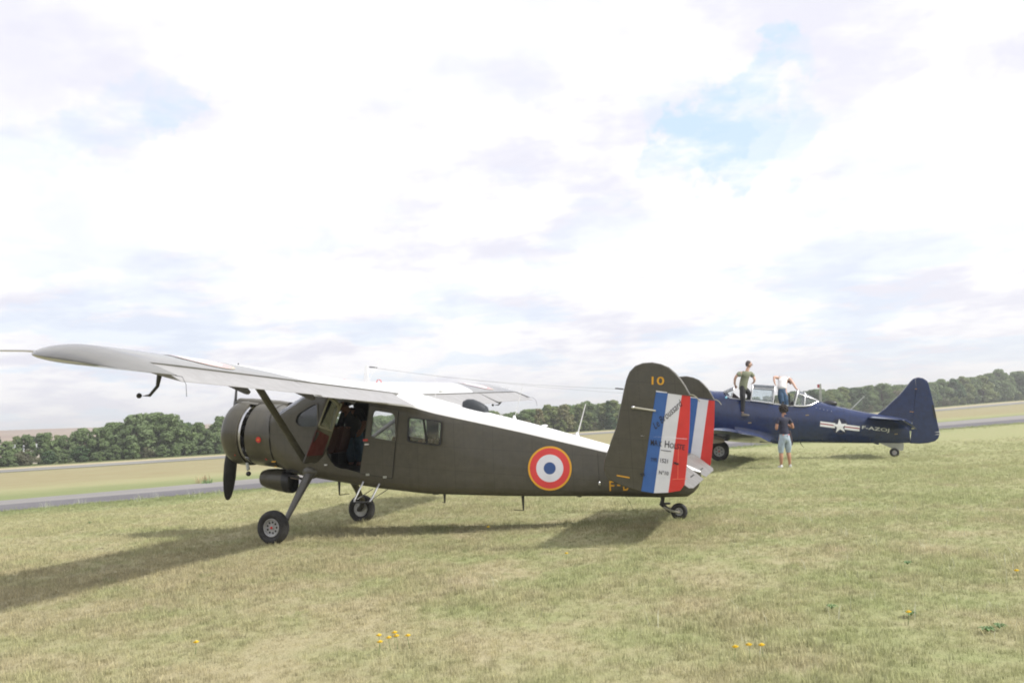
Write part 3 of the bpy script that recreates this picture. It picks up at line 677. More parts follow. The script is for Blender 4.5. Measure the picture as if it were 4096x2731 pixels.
def section(x, off=0., floor=0., nose=0.):
    w = wB(x) - off; zb = interp(ZB, x) + off + floor; ze = interp(ZE, x); zt = interp(ZT, x) - off; rb = min(interp(RB, x), w * .9, (ze - zb) * .6)
    pts = [(0, zb), (w * .35, zb), (w - rb, zb)]
    for k in range(1, 6):
        a = math.pi / 2 * k / 5; pts.append((w - rb + rb * math.sin(a), zb + rb * (1 - math.cos(a))))
    for k in range(1, 9): pts.append((w - bulge(x) * (k / 8) ** 2, zb + rb + (ze - zb - rb) * k / 8))
    w = w - bulge(x)
    ex = 1. if x > .3 else .75
    for k in range(1, 8):
        a = math.pi / 2 * k / 7; pts.append((w * math.cos(a), ze + (zt - ze) * math.sin(a) ** 1))
    half = [(x, y, z) for y, z in pts]; half[-1] = (x, 0, half[-1][2])
    return half + [(x, -y, z) for x, y, z in half[-2:0:-1]]
stx = [.62, .53, .44, .3, .1, -.05, -.2, -.5, -.8, -1.1, -1.4, -1.7, -1.95, -2.1, -2.25, -2.47, -2.7, -3.1, -3.5, -3.9, -4.3, -4.7, -5.1, -5.5, -5.9, -6.15, -6.3, -6.4, -6.47, -6.52]
NH = 23    # points of a half section
def bmat(i, j):
    jj = j if j < 22 else 43 - j; x = stx[i]
    if jj >= 15:
        if -.2 < stx[i + 1] + .01 and x <= .44 + .01 and stx[i + 1] >= -.21: return 2
        if x <= -.19: return 1
    return 0
fb = MB(); fb.loft([section(x) for x in stx], m=bmat)
FUS = fb.build('fuselage', [M_OLIVE, M_WHITE, M_GLASSW, M_INT], B)
inx = [.28, .1, -.05, -.2, -.5, -.8, -1.1, -1.4, -1.7, -2.1, -2.47, -2.7]
cav = MB().loft([section(x, .03, .17) for x in inx], m=3)
win1 = roundpoly([(.085, 1.90), (.03, 2.04), (-.22, 2.16), (-.36, 2.21), (-.36, 1.80), (-.02, 1.82)], .07)
door_open = roundpoly([(-.37, 2.27), (-.42, 1.30), (-.60, 1.10), (-1.11, .985), (-1.15, 2.2)], .10)
door_open = [(-.81, 2.20), (-.68, 1.92), (-.57, 1.66), (-.515, 1.43), (-.52, 1.33), (-.57, 1.24), (-.66, 1.14), (-.76, 1.10), (-.88, 1.085), (-1.11, 1.02), (-1.33, 2.14)]
win2 = roundpoly([(-1.40, 2.03), (-1.80, 1.95), (-1.79, 1.49), (-1.32, 1.585)], .09)
win3 = roundpoly([(-2.035, 1.87), (-2.60, 1.77), (-2.55, 1.405), (-2.0, 1.49)], .05)
boolean(FUS, [cav] + [MB().prism(p_, -.8, .8, 3) for p_ in (win1, door_open, win2, win3)])
if not len(FUS.data.polygons): print('BOOLEAN FAILED')

def ring_frame(poly, y, wdt, th, name, m, parent=B):       # flat frame strip round a window opening
    n = len(poly); c = Vector((sum(p[0] for p in poly) / n, sum(p[1] for p in poly) / n)); mb = MB(); vs = []
    for (x, z) in poly:
        d = (Vector((x, z)) - c); o = Vector((x, z)) + d.normalized() * wdt; i_ = Vector((x, z)) - d.normalized() * .008
        vs += [(o.x, y, o.y), (o.x, y + th, o.y), (i_.x, y + th, i_.y), (i_.x, y, i_.y)]
    mb.v = vs; mb.f = [(4 * i + a, 4 * i + (a + 1) % 4, 4 * ((i + 1) % n) + (a + 1) % 4, 4 * ((i + 1) % n) + a) for i in range(n) for a in range(4)]; mb.m = [0] * len(mb.f)
    return mb.build(name, m, parent, smooth=False)
def pane(poly, y, parent, m=M_GLASS): return MB().prism(poly, y - .003, y + .003).build('pane', m, parent, smooth=False)
for sgn in (1, -1):
    for nm_, poly, y in (('cockpit_window', win1, wB(-.1)), ('cabin_window', win2, .62), ('rear_window', win3, .612)):
        f_ = ring_frame(poly, sgn * (y + .002) if sgn > 0 else -(y + .014), .022, .012, nm_, M_OLIVE if nm_ != 'rear_window' else M_BLACK); pane(poly, sgn * (y - .02), f_)
        if nm_ == 'rear_window': MB().box((-2.30, sgn * .60, 1.66), (.028, .02, .42), rot=Matrix.Rotation(.1, 3, 'Y')).build('mullion', M_SEAM, f_, smooth=False)
# rear cabin door, closed, on the near side
rd = roundpoly([(-1.34, 2.11), (-1.86, 2.0), (-1.70, .905), (-1.115, 1.01)], .03)
RDO = MB().prism(rd, .600, .631).build('rear_door', [M_OLIVE, M_INT], B); boolean(RDO, [MB().prism(win2, .5, .7, 1)])
seam = MB(); 
for a, b in zip(rd, rd[1:] + rd[:1]): seam.tube([(a[0], .628, a[1]), (b[0], .628, b[1])], .006, 5)
seam.build('door_seal', M_SEAM, RDO)
MB().box((-1.27, .64, 1.475), (.075, .016, .022)).build('handle', M_ALU, RDO); MB().box((-1.245, .637, 1.545), (.085, .01, .03)).build('red_placard', M_RED, RDO, smooth=False)
for x, z in ((-1.265, .985), (-1.575, .935)): MB().box((x, .638, z), (.055, .022, .035)).build('hinge', M_GEARG, RDO)
RDF = MB().prism(rd, -.631, -.602).build('rear_door', [M_OLIVE, M_INT], B); boolean(RDF, [MB().prism(win2, -.7, -.5, 1)])
# forward doors, hinged at their front edge and swung open
def front_door(sgn, ang):
    A = Vector((-.80, .632 * sgn, 2.17)); ax = (Vector((-.51, 0, 1.40)) - Vector((-.80, 0, 2.17))).normalized()
    e = empty('front_door'); e.parent = B; e.matrix_local = Matrix.Translation(A) @ Matrix.Rotation(ang * sgn, 4, ax)
    L = lambda poly: [(x - A.x, z - A.z) for x, z in poly]
    out_ = L([(-.80, 2.17), (-.68, 1.91), (-.575, 1.65), (-.52, 1.43), (-.525, 1.33), (-.575, 1.245), (-.66, 1.15), (-.76, 1.108), (-.88, 1.092), (-1.10, 1.03), (-1.32, 2.13), (-1.28, 2.16)])
    wn = roundpoly(L([(-.83, 2.11), (-.66, 1.73), (-1.20, 1.635), (-1.285, 2.09)]), .06)
    d = MB().prism(out_, 0, .028 * sgn).build('door_panel', [M_OLIVE, M_BEIGE], e); boolean(d, [MB().prism(wn, -.2, .2, 1)])
    fr = ring_frame(wn, -.012 if sgn > 0 else .0, .032, .012, 'window_frame', M_BEIGE, e); pane(wn, .014 * sgn, fr)
    lin = roundpoly(L([(-.66, 1.62), (-.60, 1.30), (-1.14, 1.13), (-1.215, 1.565)]), .03)
    MB().prism(lin, -.008 * sgn, -.001 * sgn).build('lining', M_MAROON, e, smooth=False)
    MB().prism(roundpoly(L([(-1.08, 1.56), (-1.19, 1.54), (-1.15, 1.36), (-1.09, 1.42)]), .03), -.016 * sgn, -.007 * sgn).build('map_pocket', M_BLACK, e, smooth=False)
    return e
front_door(1, R(85)); front_door(-1, R(138))
MB().tube([(-.815, .625, 2.17), (-.695, .625, 1.91), (-.59, .625, 1.66)], .017, 6).build('door_jamb', M_BEIGE, B)

MB().box((-.49, .628, 1.17), (.05, .02, .02)).build('door_catch', M_ALU, B)
# windscreen frames
for y in (-.32, 0, .32):
    zt0, zt1 = interp(ZT, .43), interp(ZT, -.2); s0 = math.sqrt(max(0, 1 - (y / .6) ** 2))
    p0 = (.435, y, interp(ZE, .43) + (zt0 - interp(ZE, .43)) * s0 + .006); p1 = (.1, y, interp(ZE, .1) + (interp(ZT, .1) - interp(ZE, .1)) * s0 + .006); p2 = (-.2, y, interp(ZE, -.2) + (zt1 - interp(ZE, -.2)) * s0 + .006)
    MB().tube([p0, p1, p2], .014, 6).build('windscreen_frame', M_OLIVE, B)
# cabin interior: floor, panel, seats
MB().box((-1.1, 0, .985), (2.9, 1.1, .03), rot=Matrix.Rotation(-.075, 3, 'Y')).build('cabin_floor', M_INT, B, smooth=False)
MB().box((.2, 0, 1.78), (.1, 1.05, .42)).build('instrument_panel', M_BLACK, B)
def seat(x, y, z0, h=.46, w=.40):
    e = empty('seat', (x, y, z0)); e.parent = B
    MB().prism(roundpoly([(.02, .0), (.42, .03), (.42, .13), (.02, .12)], .04), -w / 2, w / 2).build('cushion', M_SEAT, e)
    b = MB(); b.prism(roundpoly([(0, .05), (.09, .05), (-.02, h), (-.12, h)], .045), -w / 2, w / 2).build('backrest', M_SEAT, e)
    for q in (-.12, .0, .12): MB().tube([(.10, q, .1), (-.005, q, h - .03), (-.06, q, h + .008), (-.13, q, h - .03)], .006, 5).build('piping', M_SEATL, e)
    MB().box((.2, 0, -.1), (.3, .3, .2)).build('seat_frame', M_BLACK, e)
seat(-.34, .27, 1.34); seat(-.34, -.27, 1.34); seat(-1.35, -.3, 1.12); seat(-2.05, .18, 1.05); seat(-2.05, -.3, 1.05)

# ---- nose: accessory cowl, engine, ring cowl, propeller
def circ(x, r, n=48, dz=0.):          # circle perpendicular to the thrust axis centred at station x
    c = Vector((x, 0, cz(x) + dz)); ax = Vector((math.cos(TP), 0, math.sin(TP))); u = Vector((0, 1, 0)); v = Vector((-math.sin(TP), 0, math.cos(TP)))
    return [c + u * r * math.sin(2 * math.pi * k / n) - v * r * math.cos(2 * math.pi * k / n) for k in range(n)]
def sect44(x): s = section(x); return s
# rear cowl panel lofted from the firewall section to a circle
def resamp(ring, n):
    pts = [Vector(p) for p in ring]; pts.append(pts[0]); L = [0]
    for a, b in zip(pts, pts[1:]): L.append(L[-1] + (b - a).length)
    out = []
    for k in range(n):
        d = L[-1] * k / n; i = max(j for j in range(len(L) - 1) if L[j] <= d + 1e-9); t = (d - L[i]) / max(1e-9, L[i + 1] - L[i]); out.append(pts[i].lerp(pts[i + 1], t))
    return out
n_ = 48; fw0 = resamp([(p[0], p[1] * 1.006, p[2]) for p in section(.62)], n_); c1 = circ(.80, .575, n_); c0 = [a.lerp(b, .55) for a, b in zip(fw0, circ(.70, .578, n_))]
ac = MB(); ac.loft([fw0, c0, c1, circ(1.0, .572, n_), circ(1.145, .565, n_), circ(1.15, .545, n_), circ(.85, .54, n_)], caps=False); ac.build('accessory_cowl', M_OLIVE, B)
sm_ = MB(); sm_.tube([p for p in [Vector((q.x, q.y * 1.004, q.z)) for q in resamp([(p[0] + .004, p[1] * 1.01, p[2]) for p in section(.62)], 40)]] , .009, 5); sm_.build('cowl_joint', M_SEAM, B)
rc = MB(); prof = [(1.29, .555), (1.30, .578), (1.40, .590), (1.52, .586), (1.60, .565), (1.66, .525), (1.69, .48), (1.685, .445), (1.65, .43), (1.55, .44), (1.34, .52)]
rc.loft([circ(x, r, 48) for x, r in prof], caps=False); rc.build('ring_cowl', M_OLIVE, B)
ir = MB(); ir.loft([circ(x, r, 48) for x, r in ((1.262, .528), (1.29, .538), (1.31, .548))], caps=False); ir.build('baffle_ring', M_ALU, B)
# engine
eng = MB(); eng.loft([circ(.9, .45, 24), circ(1.2, .47, 24)], m=0); eng.loft([circ(1.25, .2, 24), circ(1.55, .18, 24), circ(1.7, .10, 24)])
EO = eng.build('engine', M_BLACK, B)
for k in range(9):
    a = 2 * math.pi * k / 9; ax = Vector((math.cos(TP), 0, math.sin(TP))); u = Vector((0, 1, 0)); v = Vector((-math.sin(TP), 0, math.cos(TP))); d = u * math.sin(a) + v * math.cos(a); c = Vector((1.4, 0, cz(1.4)))
    MB().tube([c + d * .15, c + d * .30, c + d * .43], [.09, .10, .09], 10).build('cylinder', mat('engine_grey', (.12, .12, .12), .5, metal=.5), EO)
# top scoop running back along the cowling
sc_ = MB(); rr = []
for x, h, wd in ((1.66, .035, .13), (1.60, .055, .16), (1.3, .05, .17), (1.0, .045, .17), (.75, .04, .16), (.55, .02, .13)):
    zt = cz(x) + {1.66: .53, 1.60: .565}.get(x, .575); rr.append([(x, wd * math.cos(a), zt - .03 + (h + .03) * math.sin(a)) for a in [math.pi * k / 10 for k in range(11)]])
sc_.loft(rr, closed=False); sc_.add([(1.665, .11 * math.cos(a), cz(1.66) + .50 + .06 * math.sin(a)) for a in [math.pi * k / 8 for k in range(9)]], [tuple(range(9))], 1); sc_.build('air_scoop', [M_OLIVE, M_BLACK], B)
# top bridge of the slit (the cowl is continuous over the top)
br = MB(); rr = []
for x, r in ((1.15, .574), (1.23, .578), (1.32, .582)):
    ci = circ(x, r, 96); rr.append([ci[k] for k in range(41, 56)])
br.loft(rr, closed=False); br.build('cowl_top_fairing', M_OLIVE, B)
# exhaust stack under the slit
ex = MB(); ex.tube([(1.25, .36, 1.25), (1.23, .37, 1.19), (1.21, .38, 1.13)], [.026, .03, .032], 10); EX = ex.build('exhaust_stack', M_GEARG, B); MB().sphere((1.205, .385, 1.065), .045).build('exhaust_tip', M_BLACK, EX)
MB().tube([(1.19, .46, 1.45), (1.18, .50, 1.6), (1.19, .47, 1.8)], .010, 6).build('push_rod', M_GEARG, EO)
# oil cooler duct under the nose
od = MB(); rr = []
for x, zt, zb, hw in ((1.16, 1.06, .86, .14), (1.14, 1.10, .81, .17), (1.05, 1.12, .77, .18), (.85, 1.12, .72, .185), (.67, 1.10, .685, .185)):
    zc, hh = (zt + zb) / 2, (zt - zb) / 2; rr.append([(x, hw * math.cos(a) * (1 if abs(math.sin(a)) < .99 else 1), zc + hh * math.sin(a)) for a in [2 * math.pi * k / 20 for k in range(20)]])
od.loft(rr); od.loft([[(x, y * .88, (z - .87) * .86 + .87) for x, y, z in rr[-1]], [(x - .012, y * .9, (z - .87) * .88 + .87) for x, y, z in rr[-1]]], m=1); OD = od.build('oil_cooler_duct', [M_OLIVE, M_BLACK], B)
rf = MB(); rf.loft([[(x - d, y * s, (z - .87) * s + .87 - d * .15) for x, y, z in rr[-1]] for d, s in ((-.02, 1.02), (.10, .98), (.12, .92))], caps=False); rf.build('duct_flap', M_BLACK, OD)
MB().tube([(.72, .1, 1.02), (.5, .12, .98), (.28, .16, .93), (.18, .2, .92)], .022, 8).build('drain_pipe', M_BLACK, B)
MB().tube([(.56, .05, .97), (.40, .08, .95)], .035, 8).build('pipe_muff', mat('heat_wrap', (.5, .42, .38), .8), B)
# propeller
hubx = 1.80; HUB = Vector((hubx, 0, cz(hubx)))
P_ = empty('propeller', HUB); P_.parent = B; P_.rotation_euler = (0, -TP, 0)
MB().lathe([(-.12, .10), (-.02, .14), (.06, .135), (.15, .10), (.22, .055), (.25, .005)], 20, axis='x').build('spinner', mat('spinner_paint', (.13, .13, .14), .25, metal=.6), P_)
def blade(sg):
    mb = MB(); rings = []
    for r, wd, th, tw in ((.08, .055, .05, 1.2), (.2, .065, .045, 1.1), (.35, .09, .034, .95), (.6, .115, .024, .72), (.85, .118, .016, .55), (1.05, .10, .011, .45), (1.18, .072, .008, .4), (1.235, .04, .006, .38), (1.25, .008, .003, .38)):
        ring = []
        for k in range(12):
            a = 2 * math.pi * k / 12; u = math.cos(a) * wd; v = math.sin(a) * th
            x = u * math.sin(tw) + v * math.cos(tw); y = -(u * math.cos(tw) - v * math.sin(tw)) * sg; ring.append((x, y, sg * r))
        rings.append(ring)
    mb.loft(rings); return mb.build('blade', M_BLACK, P_)
blade(1); blade(-1)
# small markings on the cowl
def onbarrel(r=.585): return lambda x, z: (math.sqrt(max(1e-4, r * r - (z - cz(x)) ** 2)) + .004)
def disc(name, cx, cz_, r, ys, m, parent, r0=0., n=40):
    mb = MB(); vs = []; 
    for k in range(n):
        a = 2 * math.pi * k / n
        for q in (r0, r):
            x, z = cx + q * math.cos(a), cz_ + q * math.sin(a); vs.append((x, ys(x, z), z))
    mb.add(vs, [(2 * k, 2 * k + 1, (2 * k + 3) % (2 * n), (2 * k + 2) % (2 * n)) for k in range(n)]); return mb.build(name, m, parent, smooth=False)
sl = MB(); sl.tube([(-5.02, wB(-5.02) + .002, interp(ZE, -5.02) - .02), (-5.02, wB(-5.02) + .002, interp(ZB, -5.02) + .09)], .0025, 4); sl.build('panel_joint', M_SEAM, B)
D1 = disc('red_disc', .85, 1.645, .05, onbarrel(.582), M_RED, B); MB().box((.85, .588, 1.645), (.04, .004, .012)).build('yellow_bar', M_YEL, D1, smooth=False)
disc('red_dot', .82, 1.30, .016, onbarrel(.582), M_RED, B); disc('red_dot', 1.42, 1.40, .012, onbarrel(.6), M_RED, B)
MB().box((.55, .582, 1.26), (.075, .01, .018)).build('yellow_stencil', M_YEL, B, smooth=False); MB().box((.54, .545, 1.17), (.04, .02, .014)).build('yellow_stencil', M_YEL, B, smooth=False)

# ---- wing
def airfoil(n=14, t=.125, camber=.035, upto=1.):
    xs = [.5 * (1 - math.cos(math.pi * k / n)) for k in range(n + 1)]
    def th(x): return 5 * t * (.2969 * math.sqrt(x) - .126 * x - .3516 * x * x + .2843 * x ** 3 - .1036 * x ** 4)
    def cm(x): return camber * (2 * .4 * x - x * x) / .16 if x < .4 else camber * ((1 - .8) + .8 * x - x * x) / .36
    U = [(x, cm(x) + th(x)) for x in xs]; L = [(x, cm(x) - th(x)) for x in xs]
    return U, L
HF = .775                      # hinge fraction
U_, L_ = airfoil()
YW = [0, .62, 1.2, 2, 2.6, 3.2, 3.8, 4.5, 5.1, 5.6, 5.99, 5.995, 6.08, 6.16, 6.24, 6.31, 6.36, 6.385, 6.395]
def wst(y):                    # LE x, LE z, chord, incidence
    d = math.tan(R(1.9)) * y; xl, zl, c = -.30, 2.475 + d, 1.90
    if y > 5.7:                # rounded tip
        t = min(1, (y - 5.7) / .70); k = 1 - math.sqrt(max(0, 1 - t ** 2.2)); xl -= k * .55; c -= k * 1.0; zl -= k * .12
    return xl, zl, c
INC = R(11.5)
def wpt(y, fx, fz):            # airfoil fraction -> plane coords
    xl, zl, c = wst(abs(y)); sc2 = c / 1.9; a = fx * c; b = fz * c
    return (xl - a * math.cos(INC) - b * math.sin(INC) * -1 * -1, y, zl - a * math.sin(INC) + b * math.cos(INC))
def wing_half(s):
    rings = []
    ux = [p for p in U_ if p[0] <= HF] ; lx = [p for p in L_ if p[0] <= HF]
    def at(tab, f):
        for a, b in zip(tab, tab[1:]):
            if a[0] <= f <= b[0]: return a[1] + (b[1] - a[1]) * (f - a[0]) / (b[0] - a[0])
    uh, lh = at(U_, HF), at(L_, HF)
    for y in YW:
        tip = y > 5.993
        prof = ux[::-1] + lx[1:]
        if tip: prof = [(HF + (1 - HF) * .9, .004), (HF, uh)] + prof + [(HF, lh), (HF + (1 - HF) * .9, 0)]
        else: prof = [(HF, uh), (HF, uh)] + prof + [(HF, lh), (HF, lh)]
        thin = 1 if y < 5.9 else max(.10, math.sqrt(max(0, 1 - ((y - 5.9) / .5) ** 2)))
        ring = [wpt(y * s, fx, fz * thin) for fx, fz in prof]; rings.append(ring)
    return rings
WG = empty('wing', (0, 0, 0)); WG.parent = B
def wingmat():
    def f(nt, b, tc):
        O = tc.outputs['Object']; sep = nd(nt, 'ShaderNodeSeparateXYZ'); nt.links.new(O, sep.inputs[0])
        ay = mth(nt, 'ABSOLUTE', sep.outputs[1]); t = mth(nt, 'DIVIDE', mth(nt, 'ADD', sep.outputs[0], 1.75), 1.45, clamp=True)
        yb = mth(nt, 'ADD', 3.05, mth(nt, 'MULTIPLY', 1.45, mth(nt, 'POWER', t, .7)))
        m = mth(nt, 'LESS_THAN', ay, yb)
        geo = nd(nt, 'ShaderNodeNewGeometry'); sn = nd(nt, 'ShaderNodeSeparateXYZ'); nt.links.new(geo.outputs['Normal'], sn.inputs[0])
        m = mth(nt, 'MULTIPLY', m, mth(nt, 'GREATER_THAN', sn.outputs[2], -.1))
        n2 = noi(nt, O, 6, 5, .6); c = mixc(nt, smap(nt, n2, .3, .7), (.085, .083, .074), (.105, .102, .092))
        nt.links.new(mixc(nt, m, c, (.8, .8, .8)), b.inputs['Base Color'])
        rib = nd(nt, 'ShaderNodeTexWave', wave_type='BANDS', bands_direction='Y', inp={'Scale': .55, 'Distortion': 0.}); nt.links.new(O, rib.inputs['Vector'])
        bn = nd(nt, 'ShaderNodeBump', inp={'Strength': .15, 'Distance': .03}); nt.links.new(noi(nt, O, 2.2, 3), bn.inputs['Height']); nt.links.new(bn.outputs[0], b.inputs['Normal'])
    return f
M_WING = mat('wing_paint', OL, .34, spec=.7, coat=.7, fn=wingmat()); M_CTRL = mat('control_surface_grey', (.29, .285, .285), .4, var=.06)
for s in (1, -1):
    mb = MB(); mb.loft(wing_half(s)); mb.build('wing_panel', M_WING, WG)
def surf(y0, y1, s, name, droop, m, cut=0.):
    mb = MB(); rings = []
    for y in np.linspace(y0, y1, 6):
        y = float(y); H = Vector(wpt(y * s, HF + .008, -.006)); c = (1 - HF) * 1.9 * 1.0; yy = y
        k = (y - y0) / (y1 - y0); c_ = c * 1.0
        a = INC + droop; dx, dz = -math.cos(a), -math.sin(a); nx, nz = math.sin(a) * -1, math.cos(a)
        ring = []
        for q, t in ((0, .096), (.05, .094), (.5, .050), (1, .003), (1, -.003), (.5, -.006), (.05, -.006), (0, -.004)):
            ring.append((H.x + dx * c_ * q - nx * t * -1 * 1.9 * -.0 + nx * -t * 0, H.y + (cut * q * s if y == y1 or abs(y - y1) < 1e-6 else 0), H.z + dz * c_ * q + nz * t))
        rings.append(ring)
    mb.loft(rings); return mb.build(name, m, WG)
for s in (1, -1):
    FL = surf(.66, 3.42, s, 'flap', R(7), M_CTRL); AI = surf(3.45, 5.96, s, 'aileron', R(4.5), M_CTRL, cut=.06)
    # hinge brackets under the trailing edge
    for y in (2.0, 3.1, 4.5):
        H = Vector(wpt(y * s, HF, -.03)); MB().prism(roundpoly([(H.x + .26, H.z + .05), (H.x - .04, H.z - .09), (H.x - .09, H.z - .105), (H.x - .12, H.z - .075), (H.x - .05, H.z + .01)], .012), y * s - .013, y * s + .013).build('hinge_bracket', M_OLIVE, WG)
    # mass balance arm under the outer wing
    H = Vector(wpt(5.62 * s, .66, -.03)); mbx = MB(); mbx.tube([H + Vector((-.03, 0, .03)), H + Vector((.0, 0, -.10)), H + Vector((.10, 0, -.19)), H + Vector((.21, 0, -.19))], [.028, .018, .016, .02], 8); mbx.sphere(H + Vector((.24, 0, -.185)), .029, n=10); mbx.build('pitot_arm' if s > 0 else 'tie_down_arm', M_BLACK, WG)
    # strut
    a = Vector((-.10, .60 * s, 1.22)); b = Vector((-.86, 2.98 * s, 2.40)); mb = MB(); rings = []
    for p in (a, a.lerp(b, .05), a.lerp(b, .5), a.lerp(b, .95), b): rings.append([p + Vector((math.cos(t) * .068, 0, 0)) + Vector((0, .35 * s * -1, .7)).normalized() * math.sin(t) * .022 for t in [2 * math.pi * k / 14 for k in range(14)]])
    mb.loft(rings); mb.build('wing_strut', mat('strut_paint', (.036, .034, .026), .4, var=.15), B)
    # static wick at the aileron corner
    q = Vector(wpt(6.0 * s, .97, 0)); MB().tube([q, q + Vector((-.10, .02 * s, -.02)), q + Vector((-.16, .04 * s, -.10)), q + Vector((-.17, .045 * s, -.22))], .003, 4).build('static_wick', M_BLACK, WG)
# pitot probe ahead of the near tip
MB().tube([(-.60, 6.15, 2.655), (-.3, 6.17, 2.69), (.9, 6.2, 2.79)], [.014, .011, .009], 8).build('pitot_probe', M_ALU, WG)
# roundels on the upper wing
def wtop(x, y):                # height of the upper surface
    xl, zl, c = wst(abs(y)); 
    fz = .09
    for _ in range(6):
        f = max(.01, min(.77, (xl - x - fz * c * math.sin(INC)) / (c * math.cos(INC))))
        for a, b in zip(U_, U_[1:]):
            if a[0] <= f <= b[0]: fz = a[1] + (b[1] - a[1]) * (f - a[0]) / (b[0] - a[0]); break
    return zl - f * c * math.sin(INC) + fz * c * math.cos(INC)
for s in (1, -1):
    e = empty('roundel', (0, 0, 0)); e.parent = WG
    for nm_, r0, r1, m in (('yellow_ring', .37, .40, mat('glare_pale_yellow', (.62, .42, .16), .35, coat=1.)), ('red_ring', .26, .37, mat('glare_pale_red', (.52, .17, .14), .35, coat=1.)), ('white_ring', .13, .26, M_SWHITE), ('blue_disc', 0., .13, mat('glare_pale_blue', (.12, .15, .26), .35, coat=1.))):  # wing roundel colours lightened: the glare off the wing is painted in
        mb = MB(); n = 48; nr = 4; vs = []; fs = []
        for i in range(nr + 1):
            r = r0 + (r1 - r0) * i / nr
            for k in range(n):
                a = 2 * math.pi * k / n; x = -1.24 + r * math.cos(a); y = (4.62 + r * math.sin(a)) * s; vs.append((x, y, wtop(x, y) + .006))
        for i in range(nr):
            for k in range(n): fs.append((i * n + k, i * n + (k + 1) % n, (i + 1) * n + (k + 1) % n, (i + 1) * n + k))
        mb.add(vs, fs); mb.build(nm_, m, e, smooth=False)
# roof bits
for x, z in ((-.52, 2.58), (-1.2, 2.53)):
    MB().tube([(x + .045 * math.cos(t), 0, z - .02 + .055 * math.sin(t)) for t in [math.pi * k / 8 for k in range(9)]], .007, 6).build('lifting_ring', M_RED, WG)
ms = MB(); ms.loft([[(-.90, .01, 2.5), (-.90, -.01, 2.5), (-.99, -.01, 2.5), (-.99, .01, 2.5)], [(-.95, .008, 2.83), (-.95, -.008, 2.83), (-1.0, -.008, 2.83), (-1.0, .008, 2.83)]]); ms.build('aerial_mast', M_WHITE, B)
MB().tube([(-1.0, 0, 2.55), (-1.11, 0, 2.72), (-1.22, 0, 2.92)], .006, 5).build('whip_aerial', M_WHITE, B)
FN = Vector((-5.82, 2.087, 2.04)); M0 = Vector((-1.0, 0, 2.80))
for s in (1, -1):
    e = Vector((FN.x, FN.y * s, FN.z)); pts = [M0.lerp(e, k / 10) - Vector((0, 0, .10 * (1 - (2 * k / 10 - 1) ** 2) * .6)) for k in range(11)]
    wi = MB().tube(pts, .002, 4).build('aerial_wire', mat('steel_wire', (.35, .35, .36), .4), B); MB().tube([M0.lerp(e, .008), M0.lerp(e, .03)], .011, 6).build('insulator', M_BLACK, wi); MB().tube([M0.lerp(e, .975), M0.lerp(e, .997)], .010, 6).build('insulator', M_BLACK, wi)
MB().tube([(-2.25, 0, 2.2), (-2.25, 0, 2.62)], .0025, 4).build('whip_aerial', M_WHITE, B)
MB().sphere((-2.22, -.3, 2.30), (.05, .03, .018)).build('roof_fitting', M_GEARG, B)
# black dome on the roof behind the wing
dm = MB(); rr = []
for x, w2, h in ((-2.74, .03, .03), (-2.76, .10, .10), (-2.83, .13, .145), (-2.93, .14, .165), (-3.03, .135, .15), (-3.10, .12, .125), (-3.15, .105, .10), (-3.155, .05, .05)):
    zb = interp(ZT, x) - .02; rr.append([(x, w2 * math.cos(a), zb + (h + .02) * max(0, math.sin(a)) ** .7) for a in [math.pi * k / 12 for k in range(13)]])
dm.loft(rr, closed=False); dm.add(rr[-1], [tuple(range(13))]); dm.build('aerial_dome', mat('dome_black', (.03, .035, .042), .5, var=.15), B)
for (x0, z0, x1, z1, r) in ((-3.62, 1.75, -3.80, 2.32, .003), (-4.65, 1.43, -4.82, 1.93, .007)):
    a_ = MB().tube([(x0, 0, z0), (x1, 0, z1)], [r * 1.6, r], 6).build('whip_aerial', M_WHITE, B); MB().lathe([(-.03, .04), (.02, .032), (.06, .014), (.07, .002)], 12, axis='z', c=(x0, 0, z0)).build('aerial_base', M_WHITE, a_)
MB().sphere((-4.12, 0, 1.62), (.06, .03, .02)).build('roof_fitting', M_WHITE, B)
# belly fittings
for x, zt, zb, ln, y in ((-3.69, .54, .29, .16, 0), (-.36, .86, .62, -.20, 0), (-2.33, .62, .44, .04, 0)):
    mb = MB(); mb.loft([[(x + .02, y - .006, zt), (x + .02, y + .006, zt), (x - .03, y + .006, zt), (x - .03, y - .006, zt)], [(x + .008, y - .004, zb), (x + .008, y + .004, zb), (x - .012, y + .004, zb), (x - .012, y - .004, zb)]]); mb.tube([(x, y, zb), (x + ln, y, zb + .015)], .006, 5); mb.build('belly_aerial', M_BLACK, B)
MB().box((-2.18, 0, .59), (.10, .05, .02)).build('belly_fitting', M_BLACK, B); MB().prism([(-4.5, .54), (-4.62, .48), (-4.66, .48), (-4.66, .54)], -.03, .03).build('belly_fitting', M_BLACK, B)
MB().tube([(-5.35, 0, .48), (-5.42, .02, .38), (-5.47, .03, .26)], .003, 4).build('drain_tube', M_BLACK, B)
# boarding step: two bright tubes and a tread
for s in (1,):
    e = empty('boarding_step', (0, 0, 0)); e.parent = B
    MB().tube([(-1.16, .60 * s, .87), (-1.09, .78 * s, .60), (-1.10, .80 * s, .565)], .016, 8).build('step_tube', M_ALU, e); MB().tube([(-1.45, .60 * s, .83), (-1.39, .77 * s, .60), (-1.37, .80 * s, .565)], .016, 8).build('step_tube', M_ALU, e)
    MB().box((-1.235, .81 * s, .56), (.30, .09, .02)).build('tread', M_BLACK, e)
    for x0, x1 in ((-1.12, -1.25), (-1.40, -1.55)): MB().tube([(x0, .76 * s, .60), (x1, .45 * s, .74)], .007, 5).build('brace', M_BLACK, e)
